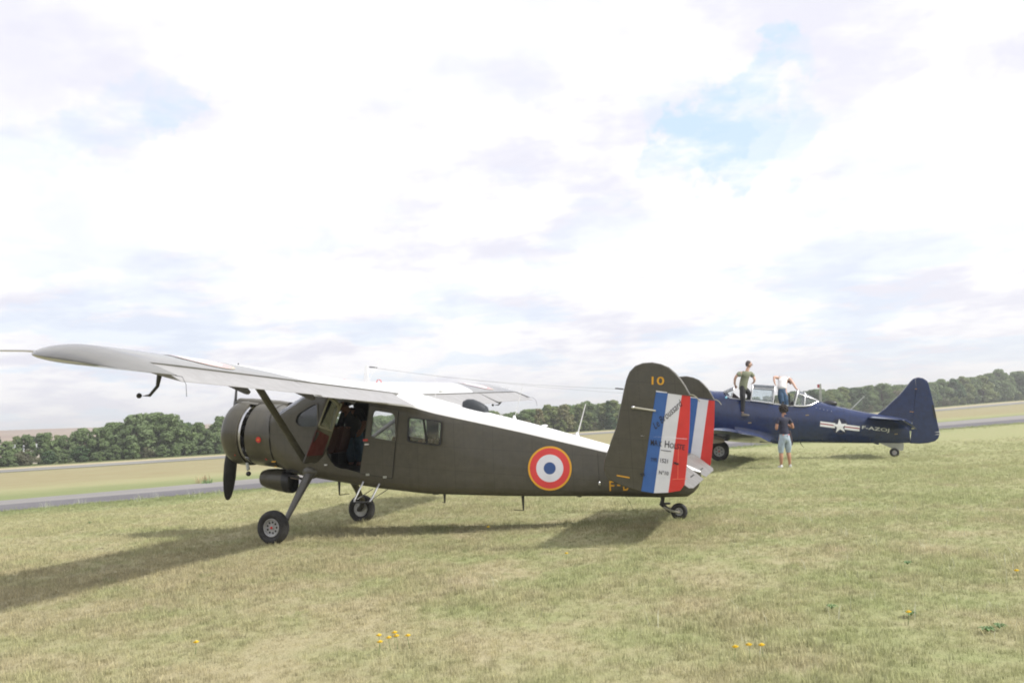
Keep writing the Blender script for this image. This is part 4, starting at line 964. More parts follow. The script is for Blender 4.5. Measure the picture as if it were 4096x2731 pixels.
# ---- main gear
def wheel(name, parent, c, R_, wd, rim, spokes, out, mt=M_TYRE, tail=False):
    e = empty(name, c); e.parent = parent
    pr = []; h = wd / 2
    for k in range(25):
        a = math.pi * 2 * k / 24; pr.append((h * math.sin(a) * 1.0, (R_ + rim) / 2 + (R_ - rim) / 2 * math.cos(a)))
    t = MB(); t.lathe([(a_, min(r_, R_ * .995)) for a_, r_ in pr], 40, c=(0, 0, 0)); t.v = [(x, y * (1 + .10 * max(0, -(z + R_ * .6)) / R_), max(z, -R_ * .955)) for x, y, z in t.v]; t.build('tyre', mt, e)
    o = out; rm = MB(); rm.lathe([(-h * .6 * o, rim * 1.04), (h * .62 * o, rim * 1.06), (h * .66 * o, rim * 1.0), (h * .58 * o, rim * .90), (h * .35 * o, rim * .86), (h * .33 * o, rim * .3), (h * .5 * o, rim * .28), (h * .52 * o, 0.001)], 32); RM = rm.build('rim', M_RIM, e)
    for k in range(spokes):
        a = 2 * math.pi * (k + .5) / spokes; x, z = math.cos(a) * rim * .62, math.sin(a) * rim * .62
        MB().lathe([(0, rim * .13), (.004, rim * .13)], 10, c=(x, h * .335 * o if o > 0 else h * .335 * o - .004, z)).build('lightening_hole', M_SEAM, RM, smooth=False)
    MB().lathe([(h * .5 * o, rim * .17), (h * .62 * o, rim * .15), (h * .64 * o, .002)], 10).build('hub_cap', M_RED, RM)
    return e
LG = []
for s in (1, -1):
    zoff = 0 if s > 0 else -.028
    leg = MB(); a = Vector((-.18, .56 * s, 1.10)); b = Vector((-.13, 1.27 * s, .36)); rings = []
    for t, w2, th in ((0, .115, .03), (.25, .095, .028), (.6, .072, .024), (.92, .055, .02), (1, .05, .02)):
        p = a.lerp(b, t); nrm_ = (b - a).cross(Vector((1, 0, 0))).normalized(); u = Vector((1, 0, 0))
        rings.append([p + u * w2 * math.cos(q) + nrm_ * th * math.sin(q) for q in [2 * math.pi * k / 16 for k in range(16)]])
    leg.loft(rings); leg.build('gear_leg', M_OLIVE, B)
    MB().tube([(-.13, 1.24 * s, .38), (-.07, 1.30 * s, .29), (0, 1.32 * s, .262 + zoff), (0, 1.46 * s, .262 + zoff)], [.045, .05, .045, .03], 10).build('axle', M_BLACK, B)
    wheel('main_wheel', B, (0, 1.43 * s, .262 + zoff), .268, .19, .135, 9, s)
MB().sphere((-.17, .56, 1.06), (.17, .10, .12)).build('leg_fairing', M_OLIVE, B); MB().sphere((-.17, -.56, 1.06), (.17, .10, .12)).build('leg_fairing', M_OLIVE, B)
# ---- tail
YS = 2.087
st = MB()
for s in (1, -1): pass
rr = []
for y in np.linspace(-YS, YS, 13):
    y = float(y); rr.append([(x, y, z) for x, z in ((-5.55, 1.06), (-5.62, 1.095), (-5.85, 1.085), (-6.18, 1.005), (-6.18, .965), (-5.85, .985), (-5.62, 1.025))])
st.loft(rr); st.build('tailplane', M_OLIVE, B)
for s in (1, -1):
    mb = MB(); rr = []
    for y, cc in ((.12, .36), (.22, .46), (1.2, .46), (1.72, .46), (1.98, .42)):
        a = R(36); rr.append([(-6.20 - math.cos(a) * cc * q - math.sin(a) * t, y * s, .985 - math.sin(a) * cc * q + math.cos(a) * t) for q, t in ((0, .018), (.1, .03), (.6, .014), (1, .002), (1, -.002), (.6, -.01), (.1, -.022), (0, -.015))])
    mb.loft(rr); EL = mb.build('elevator', mat('elevator_grey', (.15, .143, .135), .45, var=.1), B)
    a = R(36); MB().box((-6.20 - math.cos(a) * .33, .75 * s, .985 - math.sin(a) * .33 + .012), (.02, .5, .004), rot=Matrix.Rotation(-a, 3, 'Y')).build('tab_gap', M_SEAM, EL, smooth=False)
# fins and rudders
fin_out = [(-5.56, 1.27), (-5.62, 1.41), (-5.69, 1.56), (-5.77, 1.85), (-5.82, 2.03), (-5.86, 2.16), (-5.91, 2.26), (-5.99, 2.33), (-6.09, 2.36), (-6.21, 2.36), (-6.32, 2.33), (-6.42, 2.28), (-6.50, 2.20), (-6.56, 2.12), (-6.61, 2.03), (-6.66, 1.915),
           (-6.235, 1.995), (-5.955, .73), (-5.89, .742), (-5.80, .768), (-5.71, .80), (-5.63, .84), (-5.555, .88), (-5.51, .94), (-5.49, 1.0), (-5.49, 1.07), (-5.51, 1.15)]
ru = [(-6.235, 1.985, -5.957, .73), (-6.385, 1.957, -6.115, .70), (-6.555, 1.922, -6.295, .70), (-6.66, 1.903, -6.49, .72)]
def rud_pt(i, v, f=0.):     # column i (0..3), v: 0 top .. 1 bottom
    x0, z0, x1, z1 = ru[i]; bow = -.018 * math.sin(math.pi * v) if i == 3 else 0
    return (x0 + (x1 - x0) * v + bow, z0 + (z1 - z0) * v)
for s in (1, -1):
    yc = YS * s
    mb = MB(); n = len(fin_out); cx_, cz0 = -6.0, 1.5; vs = []
    for lay, (t, k) in enumerate(((-.022, 1.), (-.034, .982), (.034, .982), (.022, 1.))):
        for x, z in fin_out:
            hinge = abs((x - -6.235) * (.73 - 1.995) - (z - 1.995) * (-5.955 + 6.235)) < .02 and x > -6.3
            kk = 1 if (x, z) in ((-6.235, 1.995), (-5.955, .73)) else k
            vs.append((cx_ + (x - cx_) * kk, yc + (t if not (x, z) in ((-6.235, 1.995), (-5.955, .73)) else (-.034 if t < 0 else .034)), cz0 + (z - cz0) * kk))
    fs = [(l * n + i, l * n + (i + 1) % n, (l + 1) * n + (i + 1) % n, (l + 1) * n + i) for l in range(3) for i in range(n)]
    for l in (1, 2): fs += [tuple(l * n + i for i in range(n))] if l == 2 else [tuple(l * n + i for i in range(n))[::-1]]
    fs += [(0 * n + i, 3 * n + i, 3 * n + (i + 1) % n, 0 * n + (i + 1) % n) for i in range(n)]
    mb.add(vs, fs)
    # triangulate the concave side faces
    me = mb.mesh('fin', M_OLIVE, smooth=False, fix=False); bmm = bmesh.new(); bmm.from_mesh(me); bmesh.ops.triangulate(bmm, faces=[f for f in bmm.faces if len(f.verts) > 4], ngon_method='EAR_CLIP'); bmesh.ops.recalc_face_normals(bmm, faces=bmm.faces); bmm.to_mesh(me); bmm.free(); smooth_by_angle(me)
    FI = bpy.data.objects.new('fin', me); col.objects.link(FI); FI.parent = B
    e = empty('rudder', (0, 0, 0)); e.parent = B; rth = (.032, .026, .017, .006)
    for i, (nm_, m) in enumerate((('blue_stripe', M_BLUE), ('white_stripe', M_SWHITE), ('red_stripe', M_RED))):
        mb = MB(); rings = []
        for v in [k / 16 for k in range(17)]:
            a = rud_pt(i, v); b = rud_pt(i + 1, v)
            if i == 2 and v > .955: b = (b[0] + .045 * ((v - .955) / .045) ** 2, b[1] + .0)
            if v == 0: a = (a[0], a[1] - .008); b = (b[0], b[1] - .008)
            rings.append([(a[0], yc + rth[i], a[1]), (b[0], yc + rth[i + 1], b[1]), (b[0], yc - rth[i + 1], b[1]), (a[0], yc - rth[i], a[1])])
        mb.loft(rings); mb.build(nm_, m, e, smooth=False)
    ys = lambda x, z: yc + .034 + .004
    # top actuator strip, hooked horn wire, push rod, brackets
    MB().box((-6.305, yc + .028, 1.975), (.14, .008, .02), rot=Matrix.Rotation(-.19, 3, 'Y')).build('top_strip', M_SWHITE, e, smooth=False)
    MB().tube([(-6.64, yc, 1.915), (-6.69, yc, 1.91), (-6.73, yc, 1.88), (-6.77, yc, 1.82)], .007, 6).build('trim_wire', M_BEIGE, e)
    if s > 0:
        rod = MB(); rod.tube([(-5.935, yc + .06, 1.795), (-6.215, yc + .055, 1.735)], .012, 8); RO = rod.build('damper_rod', mat('rod_beige', (.42, .40, .33), .5), FI); MB().sphere((-5.93, yc + .06, 1.795), (.024, .02, .022)).build('rod_end', M_ALU, RO)
        MB().box((-5.985, yc + .034, .945), (.055, .02, .018)).build('hinge_bracket', M_BLACK, e); MB().box((-5.99, yc + .034, .925), (.05, .02, .012)).build('hinge_bracket', M_BLACK, e)
        MB().box((-6.435, yc + .018, 1.055), (.03, .014, .02)).build('tab_horn', M_BLACK, e)
        tl = MB(); tl.tube([(-6.462, yc + .0155, 1.24), (-6.425, yc + .0155, .865)], .0022, 4); tl.tube([(-6.36, yc + .021, .865), (-6.545, yc + .012, .865)], .0022, 4); tl.build('trim_tab_line', mat('tab_line', (.75, .2, .12), .5), e)
        mb = MB(); mb.tube([(-6.00, yc + .034, 1.43), (-6.58, yc + .014, 1.36)], .0018, 4); mb.build('tape_line', M_SWHITE, e)
        def yr(x, z):      # near face of the rudder
            v = (1.98 - z) / 1.27; xs_ = [rud_pt(i, max(0, min(1, v)))[0] for i in range(4)]
            for i in range(3):
                if x >= xs_[i + 1]: k = (xs_[i] - x) / (xs_[i] - xs_[i + 1]); k = max(0, min(1, k)); return yc + rth[i] + (rth[i + 1] - rth[i]) * k + .006
            return yc + rth[3] + .0035
        lettering('lettering', 'MA', (-6.118, 1.302), (-6.205, 1.293), .075, yr, M_INK, e); lettering('lettering', 'X', (-6.215, 1.283), (-6.255, 1.278), .068, yr, M_INK, e)
        lettering('lettering', 'H', (-6.292, 1.268), (-6.345, 1.260), .088, yr, M_INK, e); lettering('lettering', 'OLSTE', (-6.352, 1.258), (-6.535, 1.222), .066, yr, M_INK, e)
        lettering('lettering', 'TYPE', (-6.105, 1.10), (-6.180, 1.092), .045, yr, M_INK, e); lettering('lettering', '1521', (-6.222, 1.082), (-6.315, 1.066), .052, yr, M_INK, e); lettering('lettering', 'M', (-6.388, 1.052), (-6.418, 1.048), .034, yr, M_INK, e)
        lettering('lettering', 'N°10', (-6.195, .935), (-6.312, .915), .05, yr, M_INK, e); MB().box((-6.305, yc + .0265, 1.225), (.13, .003, .008), rot=Matrix.Rotation(-.17, 3, 'Y')).build('lettering', M_INK, e, smooth=False)
        lettering('lettering', 'Le Broussard', (-6.195, 1.50), (-6.575, 1.80), .085, yr, M_INK, e, shear=.5)
        yf = lambda x, z: yc + .0385
        lettering('lettering', '10', (-6.185, 2.072), (-6.345, 2.057), .105, yf, M_YEL, FI)
        lettering('lettering', 'NE PAS POUSSER', (-5.65, .925), (-5.82, .892), .022, yf, M_YEL, FI) if False else MB().add([(-5.655, yc + .0385, .93), (-5.655, yc + .0385, .945), (-5.82, yc + .0385, .912), (-5.82, yc + .0385, .895)], [(0, 1, 2, 3)]).build('yellow_stencil', M_YEL, FI, smooth=False)
# registration on the rear fuselage, its rear end masked by the fin from the usual viewpoint
ysf = lambda x, z: wB(x) + .004
lettering('lettering', 'F', (-5.165, .585), (-5.24, .582), .15, ysf, M_YEL, B); lettering('lettering', '-', (-5.285, .655), (-5.33, .652), .022, ysf, M_YEL, B); lettering('lettering', 'B', (-5.37, .583), (-5.45, .58), .15, ysf, M_YEL, B)
# fuselage roundel
e = empty('roundel', (0, 0, 0)); e.parent = B
for nm_, r0, r1, m in (('yellow_ring', .31, .338, M_YEL), ('red_ring', .21, .31, M_RRED), ('white_ring', .093, .21, M_SWHITE), ('blue_disc', 0., .093, M_RBLUE)): disc(nm_, -4.275, .965, r1, lambda x, z: yside(x, z) + .007, m, e, r0=r0, n=64)
MB().sphere((-5.02, wB(-5.02), .70), (.018, .012, .035), n=10).build('navigation_light', M_ALU, B)
# tail wheel
TWE = empty('tail_wheel_unit', (0, 0, 0)); TWE.parent = B
MB().tube([(-5.93, 0, .50), (-5.92, 0, .40), (-5.90, 0, .33)], [.035, .03, .034], 10).build('tail_leg', M_BLACK, TWE); MB().tube([(-5.88, 0, .36), (-5.99, 0, .26), (-6.02, .0, .22)], [.03, .03, .02], 8).build('shock_link', M_BLACK, TWE); MB().box((-5.98, 0, .35), (.10, .05, .03)).build('steering_arm', M_BLACK, TWE)
MB().tube([(-5.93, .05, .30), (-6.05, .06, .245), (-6.17, .06, .215)], .018, 8).build('fork', M_BEIGE, TWE); MB().tube([(-5.93, -.05, .30), (-6.05, -.06, .245), (-6.17, -.06, .215)], .018, 8).build('fork', M_BEIGE, TWE)
wheel('tail_wheel', B, (-6.155, 0, .228), .128, .08, .055, 5, 1)

# ================================================================== dark blue low-wing trainer
TH = R(14.5837)
T = empty('low_wing_aircraft', (7.1459, 29.0437, 0), math.pi - TH, label='glossy navy blue low-wing trainer aircraft with open framed canopy and white star insignia', cat='aircraft')
bpy.context.view_layer.update()
TW = [(1.75, .50), (1.6, .60), (1.3, .655), (.7, .655), (.6, .62), (0, .60), (-.6, .56), (-1.6, .52), (-2.7, .49), (-3.5, .42), (-4.2, .35), (-5.3, .21), (-6.0, .11), (-6.3, .07)]
TZT = [(1.75, 2.70), (1.6, 2.78), (1.3, 2.80), (.7, 2.69), (0, 2.52), (-.44, 2.48), (-.7, 2.42), (-1.22, 2.33), (-2.52, 2.08), (-3.0, 2.02), (-3.3, 1.985), (-3.6, 1.90), (-4.03, 1.75), (-4.5, 1.605), (-4.9, 1.485), (-5.35, 1.395), (-6.0, 1.26), (-6.3, 1.2)]
TZB = [(1.75, 1.72), (1.6, 1.60), (1.3, 1.48), (.7, 1.36), (.3, 1.05), (0, .93), (-.8, .74), (-1.63, .60), (-2.73, .55), (-5.28, .41), (-6.0, .385), (-6.3, .38)]
def tsec(x, off=0., n=40, floor=0.):
    w = interp(TW, x) - off; zt = interp(TZT, x) - off; zb = interp(TZB, x) + off + floor; zc = (zt + zb) / 2; h = (zt - zb) / 2; ex = 2 / (2.35 if x < 1.2 else 2.0)
    out = []
    for k in range(n):
        a = 2 * math.pi * k / n; c, s = math.cos(a), math.sin(a); out.append((x, w * math.copysign(abs(c) ** ex, c), zc + h * math.copysign(abs(s) ** ex, s)))
    return out
def twid(x, z):                # half width at height z
    w = interp(TW, x); zt = interp(TZT, x); zb = interp(TZB, x); q = min(.999, abs((z - (zt + zb) / 2) / ((zt - zb) / 2))); return w * (1 - q ** 2.35) ** (1 / 2.35)
SILL = [(-.50, 2.235), (-.56, 2.225), (-1.22, 2.085), (-2.52, 1.835), (-2.97, 1.80), (-3.2, 1.81), (-3.46, 1.93)]
tb = MB(); xs = [.62, .3, 0, -.3, -.5, -.8, -1.1, -1.5, -1.9, -2.3, -2.7, -3.0, -3.3, -3.6, -4.0, -4.5, -5.0, -5.5, -6.0, -6.25]
tb.loft([tsec(x) for x in xs]); TF = tb.build('fuselage', [M_NAVY, M_INT], T)
cut1 = MB().prism([(-.42, 2.52), (-.56, 2.225), (-1.22, 2.085), (-2.52, 1.835), (-2.97, 1.80), (-3.25, 1.83), (-3.47, 1.95), (-3.47, 2.9), (-.42, 2.9)], -.7, .7, 1)
cav = MB().loft([tsec(x, .05, floor=.35) for x in (-.35, -.8, -1.5, -2.3, -2.9)], m=1)
boolean(TF, [cut1, cav])
rcw = MB(); rcw.loft([tsec(x) for x in (.64, .9, 1.3, 1.55, 1.68)] + [[(1.74, y * .8, 2.2 + (z - 2.2) * .8) for _, y, z in tsec(1.68)], [(1.66, y * .72, 2.2 + (z - 2.2) * .72) for _, y, z in tsec(1.68)]], caps=False); rcw.build('ring_cowl', M_NAVY, T)
TE_ = MB(); TE_.lathe([(1.0, .45), (1.4, .42), (1.5, .2), (1.75, .12)], 20, axis='x', c=(0, 0, 2.12)); TE_.build('engine', M_BLACK, T)
pe = empty('propeller', (1.82, 0, 2.22)); pe.parent = T; pe.rotation_euler = (R(35), -R(11), 0)
MB().lathe([(-.1, .07), (0, .1), (.1, .06), (.16, .005)], 14, axis='x').build('hub', M_ALU, pe)
for sg in (1, -1):
    mb = MB(); mb.loft([[(.03 * math.sin(q) + wd * .4 * math.cos(q), wd * math.cos(q), sg * r) for q in [2 * math.pi * k / 10 for k in range(10)]] for r, wd in ((.08, .05), (.4, .1), (.8, .12), (1.15, .10), (1.3, .05), (1.34, .01))]); mb.build('blade', M_BLACK, pe)
# wings
def tw(y):       # LE x, LE z, TE x, TE z
    y = abs(y); k = max(0, (y - 1.35) / 5.05)
    xl = .62 - .62 * k; zl = 1.06 + .20 * k; xt = -1.78 + .62 * k; zt = .60 + .42 * k
    if y > 5.6: t = min(1, (y - 5.6) / .82); q = 1 - math.sqrt(max(0, 1 - t * t)); xl -= .55 * q; xt += .55 * q; zl -= .1 * q; zt += .1 * q
    return xl, zl, xt, zt
U2, L2 = airfoil(12, .14, .02)
mb = MB(); rr = []
ys_ = [-6.40, -6.3, -6.1, -5.6, -4.5, -3, -1.35, 0, 1.35, 3, 4.5, 5.6, 6.1, 6.3, 6.40]
for y in ys_:
    xl, zl, xt, zt = tw(y); d = Vector((xt - xl, 0, zt - zl)); c = d.length; d.normalize(); nn = Vector((d.z, 0, -d.x)); nn = nn if nn.z > 0 else -nn; k = 1 if abs(y) < 5.6 else max(.15, 1 - (abs(y) - 5.6) / .95)
    rr.append([Vector((xl, y, zl)) + d * fx * c + nn * fz * c * k for fx, fz in U2[::-1] + L2[1:-1]])
mb.loft(rr); WT = mb.build('wing', M_NAVY, T)
# wing root fillets sweeping up into the fuselage behind the wing
for s in (1, -1):
    mb = MB(); rr = []
    for x, ro, zo, zi in ((-.6, .16, 1.07, 1.30), (-1.0, .20, .93, 1.22), (-1.4, .26, .78, 1.12), (-1.75, .30, .64, 1.0), (-2.1, .16, .57, .9), (-2.5, .03, .55, .8)):
        yw = twid(x, (zo + zi) / 2); rr.append([(x, s * (twid(x, zo + (zi - zo) * q) * .98 + ro * (1 - q) ** 2.2), zo + (zi - zo) * q) for q in [k / 6 for k in range(7)]] + [(x, s * .2, zi), (x, s * .2, zo - .04), (x, s * (twid(x, zo) + ro * .8), zo - .03)])
    mb.loft(rr); mb.build('wing_fillet', M_NAVY, T)
mb = MB()
for s in (1, -1):
    mb = MB(); rr = []
    for y in (.75, 1.35, 2.6): xl, zl, xt, zt = tw(y); rr.append([(xt + .35, y * s, zt + .10), (xt - .0, y * s, zt + .012), (xt - .03, y * s, zt - .002), (xt + .3, y * s, zt + .01)])
    mb.loft(rr); mb.build('flap', M_NAVY, T)
# gear
for s in (1, -1):
    wheel('main_wheel', T, (-.02, 1.30 * s, .43 if s > 0 else .40), .335, .2, .17, 6, s)
    MB().tube([(.05, 1.22 * s, 1.0), (.02, 1.15 * s, .62), (0, 1.16 * s, .42), (0, 1.28 * s, .42)], [.06, .05, .045, .03], 10).build('gear_leg', M_GEARG, T)
    MB().prism(roundpoly([(.30, .95), (-.25, .92), (-.22, .72), (.22, .70)], .08), 1.40 * s, 1.42 * s).build('gear_door', mat('primer_beige', (.5, .44, .38), .6), T)
TG = empty('tail_wheel_unit', (0, 0, 0)); TG.parent = T
MB().prism(roundpoly([(-5.30, .42), (-6.05, .38), (-6.02, .16), (-5.93, .13), (-5.68, .22)], .03), -.05, .05).build('fairing', M_GEARG, TG)
MB().tube([(-5.78, 0, .22), (-5.74, 0, .10), (-5.72, .0, .0)], [.03, .022, .02], 8).build('fork', M_GEARG, TG)
wheel('tail_wheel', T, (-5.73, .04, .085), .155, .08, .07, 4, 1)
MB().prism([(-5.10, .42), (-5.22, .37), (-5.28, .37), (-5.28, .42)], -.02, .02).build('tie_down_lug', M_NAVY, T)
# fin and rudder
f1 = [(-5.30, 1.38), (-5.57, 1.56), (-5.81, 1.78), (-6.08, 2.01), (-6.31, 2.26), (-6.45, 2.43), (-6.53, 2.505), (-6.61, 2.54), (-6.600, 2.16), (-6.509, 1.74), (-6.379, 1.07), (-6.30, 1.0), (-6.2, 1.1), (-5.6, 1.2)]
f2 = [(-6.625, 2.545), (-6.71, 2.555), (-6.85, 2.52), (-6.97, 2.42), (-7.01, 2.30), (-7.05, 2.00), (-7.10, 1.57), (-7.14, 1.11), (-7.17, .77), (-7.17, .61), (-7.12, .49), (-7.01, .40), (-6.79, .35), (-6.54, .34), (-6.25, .365), (-6.385, 1.07), (-6.515, 1.74), (-6.606, 2.16)]
def slab(name, poly, th, m, parent, c):
    n = len(poly); vs = []
    for t, k in ((-th * .7, 1.), (-th, .965), (th, .965), (th * .7, 1.)):
        for x, z in poly: vs.append((c[0] + (x - c[0]) * k, t, c[1] + (z - c[1]) * k))
    fs = [(l * n + i, l * n + (i + 1) % n, (l + 1) * n + (i + 1) % n, (l + 1) * n + i) for l in range(3) for i in range(n)] + [tuple(n + i for i in range(n))[::-1], tuple(2 * n + i for i in range(n))] + [(i, 3 * n + i, 3 * n + (i + 1) % n, (i + 1) % n) for i in range(n)]
    fs = fs[:n] + fs[n:]
    mb = MB().add(vs, fs); me = mb.mesh(name, m, smooth=False, fix=False); b = bmesh.new(); b.from_mesh(me); bmesh.ops.triangulate(b, faces=[f for f in b.faces if len(f.verts) > 4], ngon_method='EAR_CLIP'); bmesh.ops.recalc_face_normals(b, faces=b.faces); b.to_mesh(me); b.free(); smooth_by_angle(me)
    o = bpy.data.objects.new(name, me); col.objects.link(o); o.parent = parent; return o
TFI = slab('fin', f1, .045, M_NAVY, T, (-6.25, 1.6)); TRU = slab('rudder', f2, .035, M_NAVY, T, (-6.75, 1.4))
MB().loft([[(x, w_ * math.cos(a), z + h_ * math.sin(a)) for a in [2 * math.pi * k / 14 for k in range(14)]] for x, w_, z, h_ in ((-5.0, .20, 1.22, .2), (-5.6, .15, 1.10, .22), (-6.1, .10, 1.0, .22), (-6.36, .05, .95, .18))]).build('tail_fairing', M_NAVY, T)
MB().loft([[(x, w_ * math.cos(a), z + h_ * math.sin(a)) for a in [2 * math.pi * k / 14 for k in range(14)]] for x, w_, z, h_ in ((-5.9, .10, .66, .27), (-6.2, .075, .66, .28), (-6.26, .06, .66, .27))]).build('tail_cone', M_NAVY, T)
MB().prism([(-7.03, 1.62), (-7.085, 1.6), (-7.13, 1.15), (-7.06, 1.17)], .036, .0385).build('trim_tab', M_SEAM, TRU, smooth=False)
for z in (.70, .62): MB().tube([(-7.03, .03, z), (-7.12, .035, z), (-7.19, .02, z)], [.004, .014, .018], 8).build('tail_light', M_ALU, TRU)
for x, z in ((-6.60, 2.17), (-6.42, 1.41), (-6.36, 1.42)): MB().box((x, .045, z), (.05, .006, .012)).build('yellow_stencil', M_YEL, TFI, smooth=False)
# tailplane
for s in (1, -1):
    mb = MB(); rr = []
    for y, xl, xt, t in ((.05, -4.95, -5.82, .06), (.5, -5.02, -5.80, .05), (1.2, -5.15, -5.77, .04), (1.6, -5.26, -5.75, .03), (1.85, -5.42, -5.74, .02), (1.93, -5.58, -5.73, .008)):
        zl = 1.30 - (-4.95 - xl) * .16; zt = 1.175
        rr.append([(xl, y * s, zl), (xl - .08, y * s, zl + t * .8), ((xl + xt) / 2, y * s, (zl + zt) / 2 + t), (xt, y * s, zt + t * .4), (xt, y * s, zt - t * .4), ((xl + xt) / 2, y * s, (zl + zt) / 2 - t * .7), (xl - .08, y * s, zl - t * .6)])
    mb.loft(rr); mb.build('tailplane', M_NAVY, T)
    mb = MB(); rr = []; a = R(38)
    for y, x0, cc in ((.12, -5.84, .40), (.4, -5.82, .52), (1.2, -5.79, .52), (1.7, -5.76, .50), (1.93, -5.75, .42), (1.98, -5.78, .30)):
        rr.append([(x0 - math.cos(a) * cc * q - math.sin(a) * t, y * s, 1.175 - math.sin(a) * cc * q + math.cos(a) * t) for q, t in ((0, .018), (.15, .026), (.6, .012), (1, .002), (1, -.002), (.6, -.012), (.15, -.022), (0, -.018))])
    mb.loft(rr); mb.build('elevator', M_NAVY, T)
# canopy
CT = [(-.72, 2.66, .26), (-1.34, 2.69, .33), (-2.10, 2.585, .34), (-2.68, 2.33, .36), (-2.84, 2.40, .33)]
def arch(x0, z0, w0, x1, z1, n=12, sq=.8):     # from sill (x0,z0,half width w0) over the top (x1,z1)
    out = []
    for k in range(n + 1):
        a = math.pi * k / n; c, s = math.cos(a), math.sin(a); s_ = abs(s) ** sq; out.append((x0 + (x1 - x0) * s_, w0 * math.copysign(abs(c) ** .62, c), z0 + (z1 - z0) * s_))
    return out
def hood(name, arches, m=M_GLASSC, frames=None, tr=.016):
    e = MB(); e.loft(arches, closed=False); 
    o = e.build(name, m, T)
    for i in (frames if frames is not None else range(len(arches))): MB().tube(arches[i], tr, 6).build('frame', M_FRAME, o)
    for k in (0, len(arches[0]) - 1): MB().tube([a[k] for a in arches], tr, 6).build('rail', M_FRAME, o)
    for k in (3, len(arches[0]) - 4): MB().tube([a[k] for a in arches], tr * .7, 6).build('rail', M_FRAME, o)
    return o
W0 = twid(-.6, 2.22)
hood('windscreen', [arch(-.40, 2.30, .40, -.33, 2.50, sq=1), arch(-.58, 2.24, W0, -.72, 2.65)], frames=[1])
hood('sliding_hood', [arch(-1.23, 2.10, .47, -1.34, 2.68), arch(-1.95, 1.965, .47, -2.08, 2.58)], tr=.02)
hood('sliding_hood', [arch(-1.20, 2.10, .45, -1.36, 2.66), arch(-1.90, 1.975, .45, -2.05, 2.56)], tr=.012)
hood('rear_canopy', [arch(-2.64, 1.83, .44, -2.84, 2.385), arch(-2.97, 1.80, .42, -3.05, 2.27), arch(-3.20, 1.83, .34, -3.27, 2.12), arch(-3.44, 1.93, .1, -3.47, 1.965)], frames=[0, 1], tr=.024)
for s in (1, -1):
    MB().tube([(x, s * (twid(x, z) + .005), z) for x, z in SILL], .017, 6).build('cockpit_rail', M_FRAME, T)
    MB().box((-2.50, s * .43, 2.05), (.05, .03, .40)).build('hood_post', M_BLACK, T)
    MB().tube([(-2.25, s * .42, 1.9), (-2.30, s * .4, 2.0)], .03, 6).build('hood_lock', M_BLACK, T)
for x in (-1.55, -2.55):
    e = empty('seat', (x, 0, 1.35)); e.parent = T; MB().prism(roundpoly([(.0, 0), (.0, .62), (-.08, .66), (-.12, .0)], .04), -.22, .22).build('backrest', M_BLACK, e); MB().box((.2, 0, .05), (.42, .42, .1)).build('cushion', M_BLACK, e)
MB().box((-.62, 0, 2.2), (.06, .7, .4)).build('instrument_panel', M_BLACK, T); MB().box((-1.98, 0, 2.0), (.06, .66, .36)).build('instrument_panel', M_BLACK, T)
MB().prism([(-.50, 2.24), (-.92, 2.14), (-.66, 2.40)], .40, .425).build('side_curtain', mat('curtain', (.035, .025, .03), .8), T, smooth=False)
# top fittings
MB().sphere((-3.82, 0, 1.83), (.27, .10, .115), n=16).build('aerial_dome', M_BLACK, T)
ma = MB(); ma.loft([[(-3.50, .015, 1.93), (-3.50, -.015, 1.93), (-3.60, -.015, 1.92), (-3.60, .015, 1.92)], [(-3.56, .008, 2.54), (-3.56, -.008, 2.54), (-3.62, -.008, 2.54), (-3.62, .008, 2.54)]]); MA = ma.build('aerial_mast', M_GEARG, T); MB().box((-3.52, 0, 2.47), (.07, .03, .12)).build('mast_light', M_INSR, MA)
MB().tube([(-4.50, 0, 1.60), (-4.97, 0, 2.03)], [.012, .007], 6).build('whip_aerial', M_WHITE, T)
MB().box((-1.12, .0, .56), (.02, .02, .02)).build('belly_fitting', M_NAVY, T)
MB().tube([(-2.75, .1, .56), (-2.80, .1, .45), (-2.86, .1, .38)], [.012, .009, .005], 6).build('belly_aerial', M_BLACK, T)
for i in range(5): MB().sphere((-3.35 - i * .12, twid(-3.35 - i * .12, 1.72 - i * .035) + .003, 1.72 - i * .035), .010, n=6).build('fastener', M_FRAME, T)
# insignia
tys = lambda x, z: twid(x, z) + .006
IN = empty('star_insignia', (0, 0, 0)); IN.parent = T
tang = math.atan2(.93 - 1.15, -4.62 + 3.46); ux = Vector((math.cos(tang), math.sin(tang))); uy = Vector((-ux.y, ux.x)); uy = uy if uy.y > 0 else -uy
SC = Vector((-4.05, 1.055))
def flat(name, pts2, m, off=0., grid=1):
    vs = []
    for a, b in pts2: q = SC + ux * a + uy * b; vs.append((q.x, tys(q.x, q.y) + off, q.y))
    return MB().add(vs, [tuple(range(len(vs)))]).build(name, m, IN, smooth=False)
for s in (-1, 1):
    for i in range(4):
        a0, a1 = s * (.155 + i * .121), s * (.155 + (i + 1) * .121)
        flat('white_bar', [(a0, .085), (a1, .085), (a1, .028), (a0, .028)], M_INSIG); flat('red_bar', [(a0, .026), (a1, .026), (a1, -.010), (a0, -.010)], M_INSR); flat('white_bar', [(a0, -.012), (a1, -.012), (a1, -.085), (a0, -.085)], M_INSIG)
star = [(math.sin(2 * math.pi * k / 10) * r, math.cos(2 * math.pi * k / 10) * r) for k, r in ((k, .25 if k % 2 == 0 else .10) for k in range(10))]
vs = [(SC.x, tys(SC.x, SC.y) + .003, SC.y)]
for a, b in star: q = SC + Vector((a, b)); vs.append((q.x, tys(q.x, q.y) + .003, q.y))
MB().add(vs, [(0, k + 1, (k + 1) % 10 + 1) for k in range(10)]).build('star', M_INSIG, IN, smooth=False)
